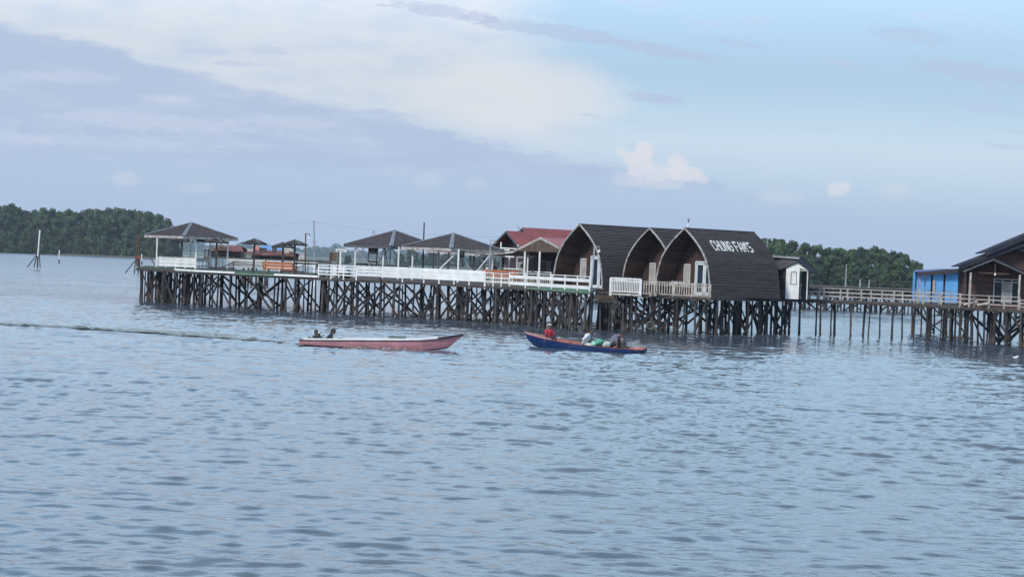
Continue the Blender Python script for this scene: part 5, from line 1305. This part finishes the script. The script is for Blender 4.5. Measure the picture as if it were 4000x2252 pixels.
# driver of the pink boat: leaning forward on a hand, black shirt, dark cap
pp = at(1270,1322,92.2)
person('person in a black shirt crouching by the engine of the pink boat', (pp.x,92.22,.12), R(4),
  J_(chest=(.22,0,.27), neck=(.30,0,.42), head=(.37,0,.56), look=(1,0,-.1), elL=(.33,.24,.12), haL=(.55,.22,.04), elR=(.34,-.24,.12), haR=(.56,-.16,.06), knL=(.36,.16,.10), ftL=(.30,.16,-.22), knR=(.30,-.16,.12), ftR=(.26,-.16,-.22)),
  M_blackc, M_blackc, M_blackc, cap=M_navyc, hairlen=.10)
# three in the blue boat
w = BW(1.95,-.22,.47)
person('person in a red shirt and cap sitting near the bow of the blue boat', w, R(-62),
  J_(elL=(.10,.27,.17), haL=(.24,.16,.02), elR=(.14,-.25,.16), haR=(.34,-.10,.04), look=(1,-.12,-.05), knL=(.25,.15,.05), ftL=(.24,.15,-.25), knR=(.25,-.15,.05), ftR=(.24,-.15,-.25)), M_red, M_maroonc, M_navyc, cap=M_cream, coll=M_blackp, scale=.97)
w = BW(-.02,.05,.34)
person('person in a white shirt sitting low in the middle of the blue boat', w, R(-12),
  J_(chest=(.10,0,.30), neck=(.17,0,.43), head=(.26,0,.56), look=(1,-.1,-.3), elL=(.16,.25,.12), haL=(.36,.2,.06), elR=(-.10,-.26,.12), haR=(-.14,-.26,-.08), knL=(.42,.15,.06), ftL=(.62,.15,-.12), knR=(.42,-.1,.06), ftR=(.6,-.1,-.12)), M_whitec, None, M_navyc, scale=1.12)
w = BW(-1.34,.10,.34)
person('person in a grey shirt bending over the engine at the stern of the blue boat', w, R(-14),
  J_(chest=(.20,0,.30), neck=(.34,0,.42), head=(.49,0,.46), look=(.8,0,-.55), elL=(.34,.24,.14), haL=(.50,.12,.04), elR=(.30,-.25,.12), haR=(.34,-.22,-.10), knL=(.36,.2,.10), ftL=(.30,.2,-.14), knR=(.36,-.2,.10), ftR=(.30,-.2,-.14)), M_greyc, None, M_blackc, scale=1.18)
# three guests on the veranda
def guest(label, px, top, Y, rz, shirt, stand=False):
    z = at(px,top,Y).z-.76
    person(label, (gx(px,Y),Y,z), rz, J_(elL=(.12,.24,.20), haL=(.36,.12,.14), elR=(.12,-.24,.20), haR=(.36,-.12,.14), knL=(.42,.12,-.02), ftL=(.44,.12,-.42), knR=(.42,-.12,-.02), ftR=(.44,-.12,-.42)), shirt, None, M_blackc)
guest('dark haired person in a dark shirt sitting at the open veranda, facing right', 1929, 1023, 149.5, R(-20), M_navyc)
guest('person in black sitting with back turned between the porch posts', 2079, 1052, 146, R(95), M_blackc)
guest('dark silhouette of a person sitting before the curtained door left of the porch post', 2037, 1031, 152, R(150), M_blackc)

# ================================================================== WAKE
def wake_mat():
    M = bpy.data.materials.new('churned_water'); M.use_nodes = True; t = M.node_tree; p = t.nodes['Principled BSDF']
    geo = t.nodes.new('ShaderNodeNewGeometry'); x,y,z = xyz(t, geo.outputs['Position'])
    tcn = t.nodes.new('ShaderNodeTexCoord'); u,v,_ = xyz(t, tcn.outputs['UV'])      # u along (0 at propeller), v across
    n1 = noise(t, comb(t, x*.5, y*1.0, 2.0), 1.6, 5, .6); n2 = noise(t, comb(t, x*.35, y*1.2, 9.0), 5, 5, .65)
    cen = ((v-.5)*(v-.5)*-16.0)+1.0
    foam = (n2 + cen*.12 - u*.42).step(.50,.60)*u.step(.02,.05)
    c = mixc(t, foam*.85, (.12,.12,.085), (.60,.62,.57))
    t.links.new(c, p.inputs['Base Color']); p.inputs['Roughness'].default_value = .15; p.inputs['IOR'].default_value = 1.3
    al = ((v.step(0,.45)*v.step(.55,1.0).inv())*(n1*1.7+.40 - u*.42)).step(.15,.85)*(u.step(.80,1.0).inv())
    t.links.new(al.s, p.inputs['Alpha'])
    bn = t.nodes.new('ShaderNodeBump'); bn.inputs['Strength'].default_value = 1; bn.inputs['Distance'].default_value = .12
    t.links.new((n1+n2*.3).s, bn.inputs['Height']); t.links.new(bn.outputs[0], p.inputs['Normal']); return M
cl = [(1122,92.8,.5),(1060,94.0,1.5),(960,95.6,2.3),(839,97.3,2.8),(606,99.0,2.8),(326,100.2,2.4),(0,101.6,2.0),(-260,102.6,1.6)]
def wake():
    vs, fs, uv = [], [], []; nu, nv = 260, 22; Ltot = len(cl)-1
    for i in range(nu+1):
        s = i/nu*Ltot; k_ = min(int(s), Ltot-1); f = s-k_; a, b = cl[k_], cl[k_+1]
        Y = a[1]+(b[1]-a[1])*f; X = gx(a[0],a[1])+(gx(b[0],b[1])-gx(a[0],a[1]))*f; w_ = a[2]+(b[2]-a[2])*f
        for j in range(nv+1):
            v = j/nv; env = math.sin(math.pi*v)**.8
            hgt = .03*env+env*(.02+.03*math.sin(v*9.5+.6*math.sin(X*.9)+X*.25)+.03*math.sin(X*2.1+v*5)+.02*math.sin(X*4.3-v*8))*(1-.55*i/nu)
            vs.append((X, Y+(v-.5)*w_*1.7, max(hgt,.0)+.035+float(wave_h(np.array(X), np.array(Y+(v-.5)*w_*1.7))))); uv.append((i/nu, v))
    for i in range(nu):
        for j in range(nv): a = i*(nv+1)+j; fs.append((a,a+nv+1,a+nv+2,a+1))
    mb = MB(); mb.add(vs, fs); o = mb.build('wake', wake_mat(), smooth=True, fix=False); l = o.data.uv_layers.new(name='UVMap')
    for lp in o.data.loops: l.data[lp.index].uv = uv[lp.vertex_index]
    for pl_ in o.data.polygons: pass
    o.data.flip_normals() if o.data.polygons[10].normal.z < 0 else None
    tag(o, 'olive churned wake with pale foam trailing left behind the pink boat', 'wake', kind='stuff')
wake()
def bow_wave():
    q = random.Random(3); vs, fs = [], []; n = 90; b0 = V3((p0x,93.6,0))
    for i in range(n+1):
        x = -1.7+3.7*i/n; yo = -.50-.02*math.sin(x*3); h = .045*math.sin(math.pi*i/n)**.5*(1+.6*math.sin(x*7)+.4*math.sin(x*17))+.01; w = .22+.10*math.sin(x*5)
        for k_,(dy,dz) in enumerate(((.05,-.02),(0,h*.7),(-w*.35,h*1.25),(-w,-.01))): vs.append((b0.x+x, 92.2+yo+dy, dz))
    for i in range(n):
        for k_ in range(3): a = i*4+k_; fs.append((a,a+4,a+5,a+1))
    def fn(t,c,P,v): return mixc(t, noise(t,v,9,5,.7).step(.52,.60)*.8, c, (.66,.62,.62))
    mt = mat('bow_wave_water',(.13,.12,.115),(.09,.10,.10),.12,3,fn=fn); o = MB().add(vs,fs).build('bow_wave', mt, smooth=True); tag(o,'low bow wave with flecks of foam along the pink hull','bow wave',kind='stuff')
p0x = at(1490,1330,92.2).x
bow_wave()

# ================================================================== HAZE
hz_ = MB(); hz_.box((0,2130,13.5),(5600,4400,34)); ho = hz_.build('haze', M_white); ho.data.materials.clear()
hm = bpy.data.materials.new('haze_air'); hm.use_nodes = True; t = hm.node_tree; t.nodes.clear()
o_ = t.nodes.new('ShaderNodeOutputMaterial'); pv = t.nodes.new('ShaderNodeVolumePrincipled'); pv.inputs['Density'].default_value = HAZE_D; pv.inputs['Color'].default_value = (.80,.87,1,1); pv.inputs['Anisotropy'].default_value = 0.2
t.links.new(pv.outputs[0], o_.inputs['Volume']); ho.data.materials.append(hm); tag(ho,'thin blue river haze','haze',kind='stuff')
SC.cycles.volume_bounces = 1; SC.cycles.max_bounces = 6
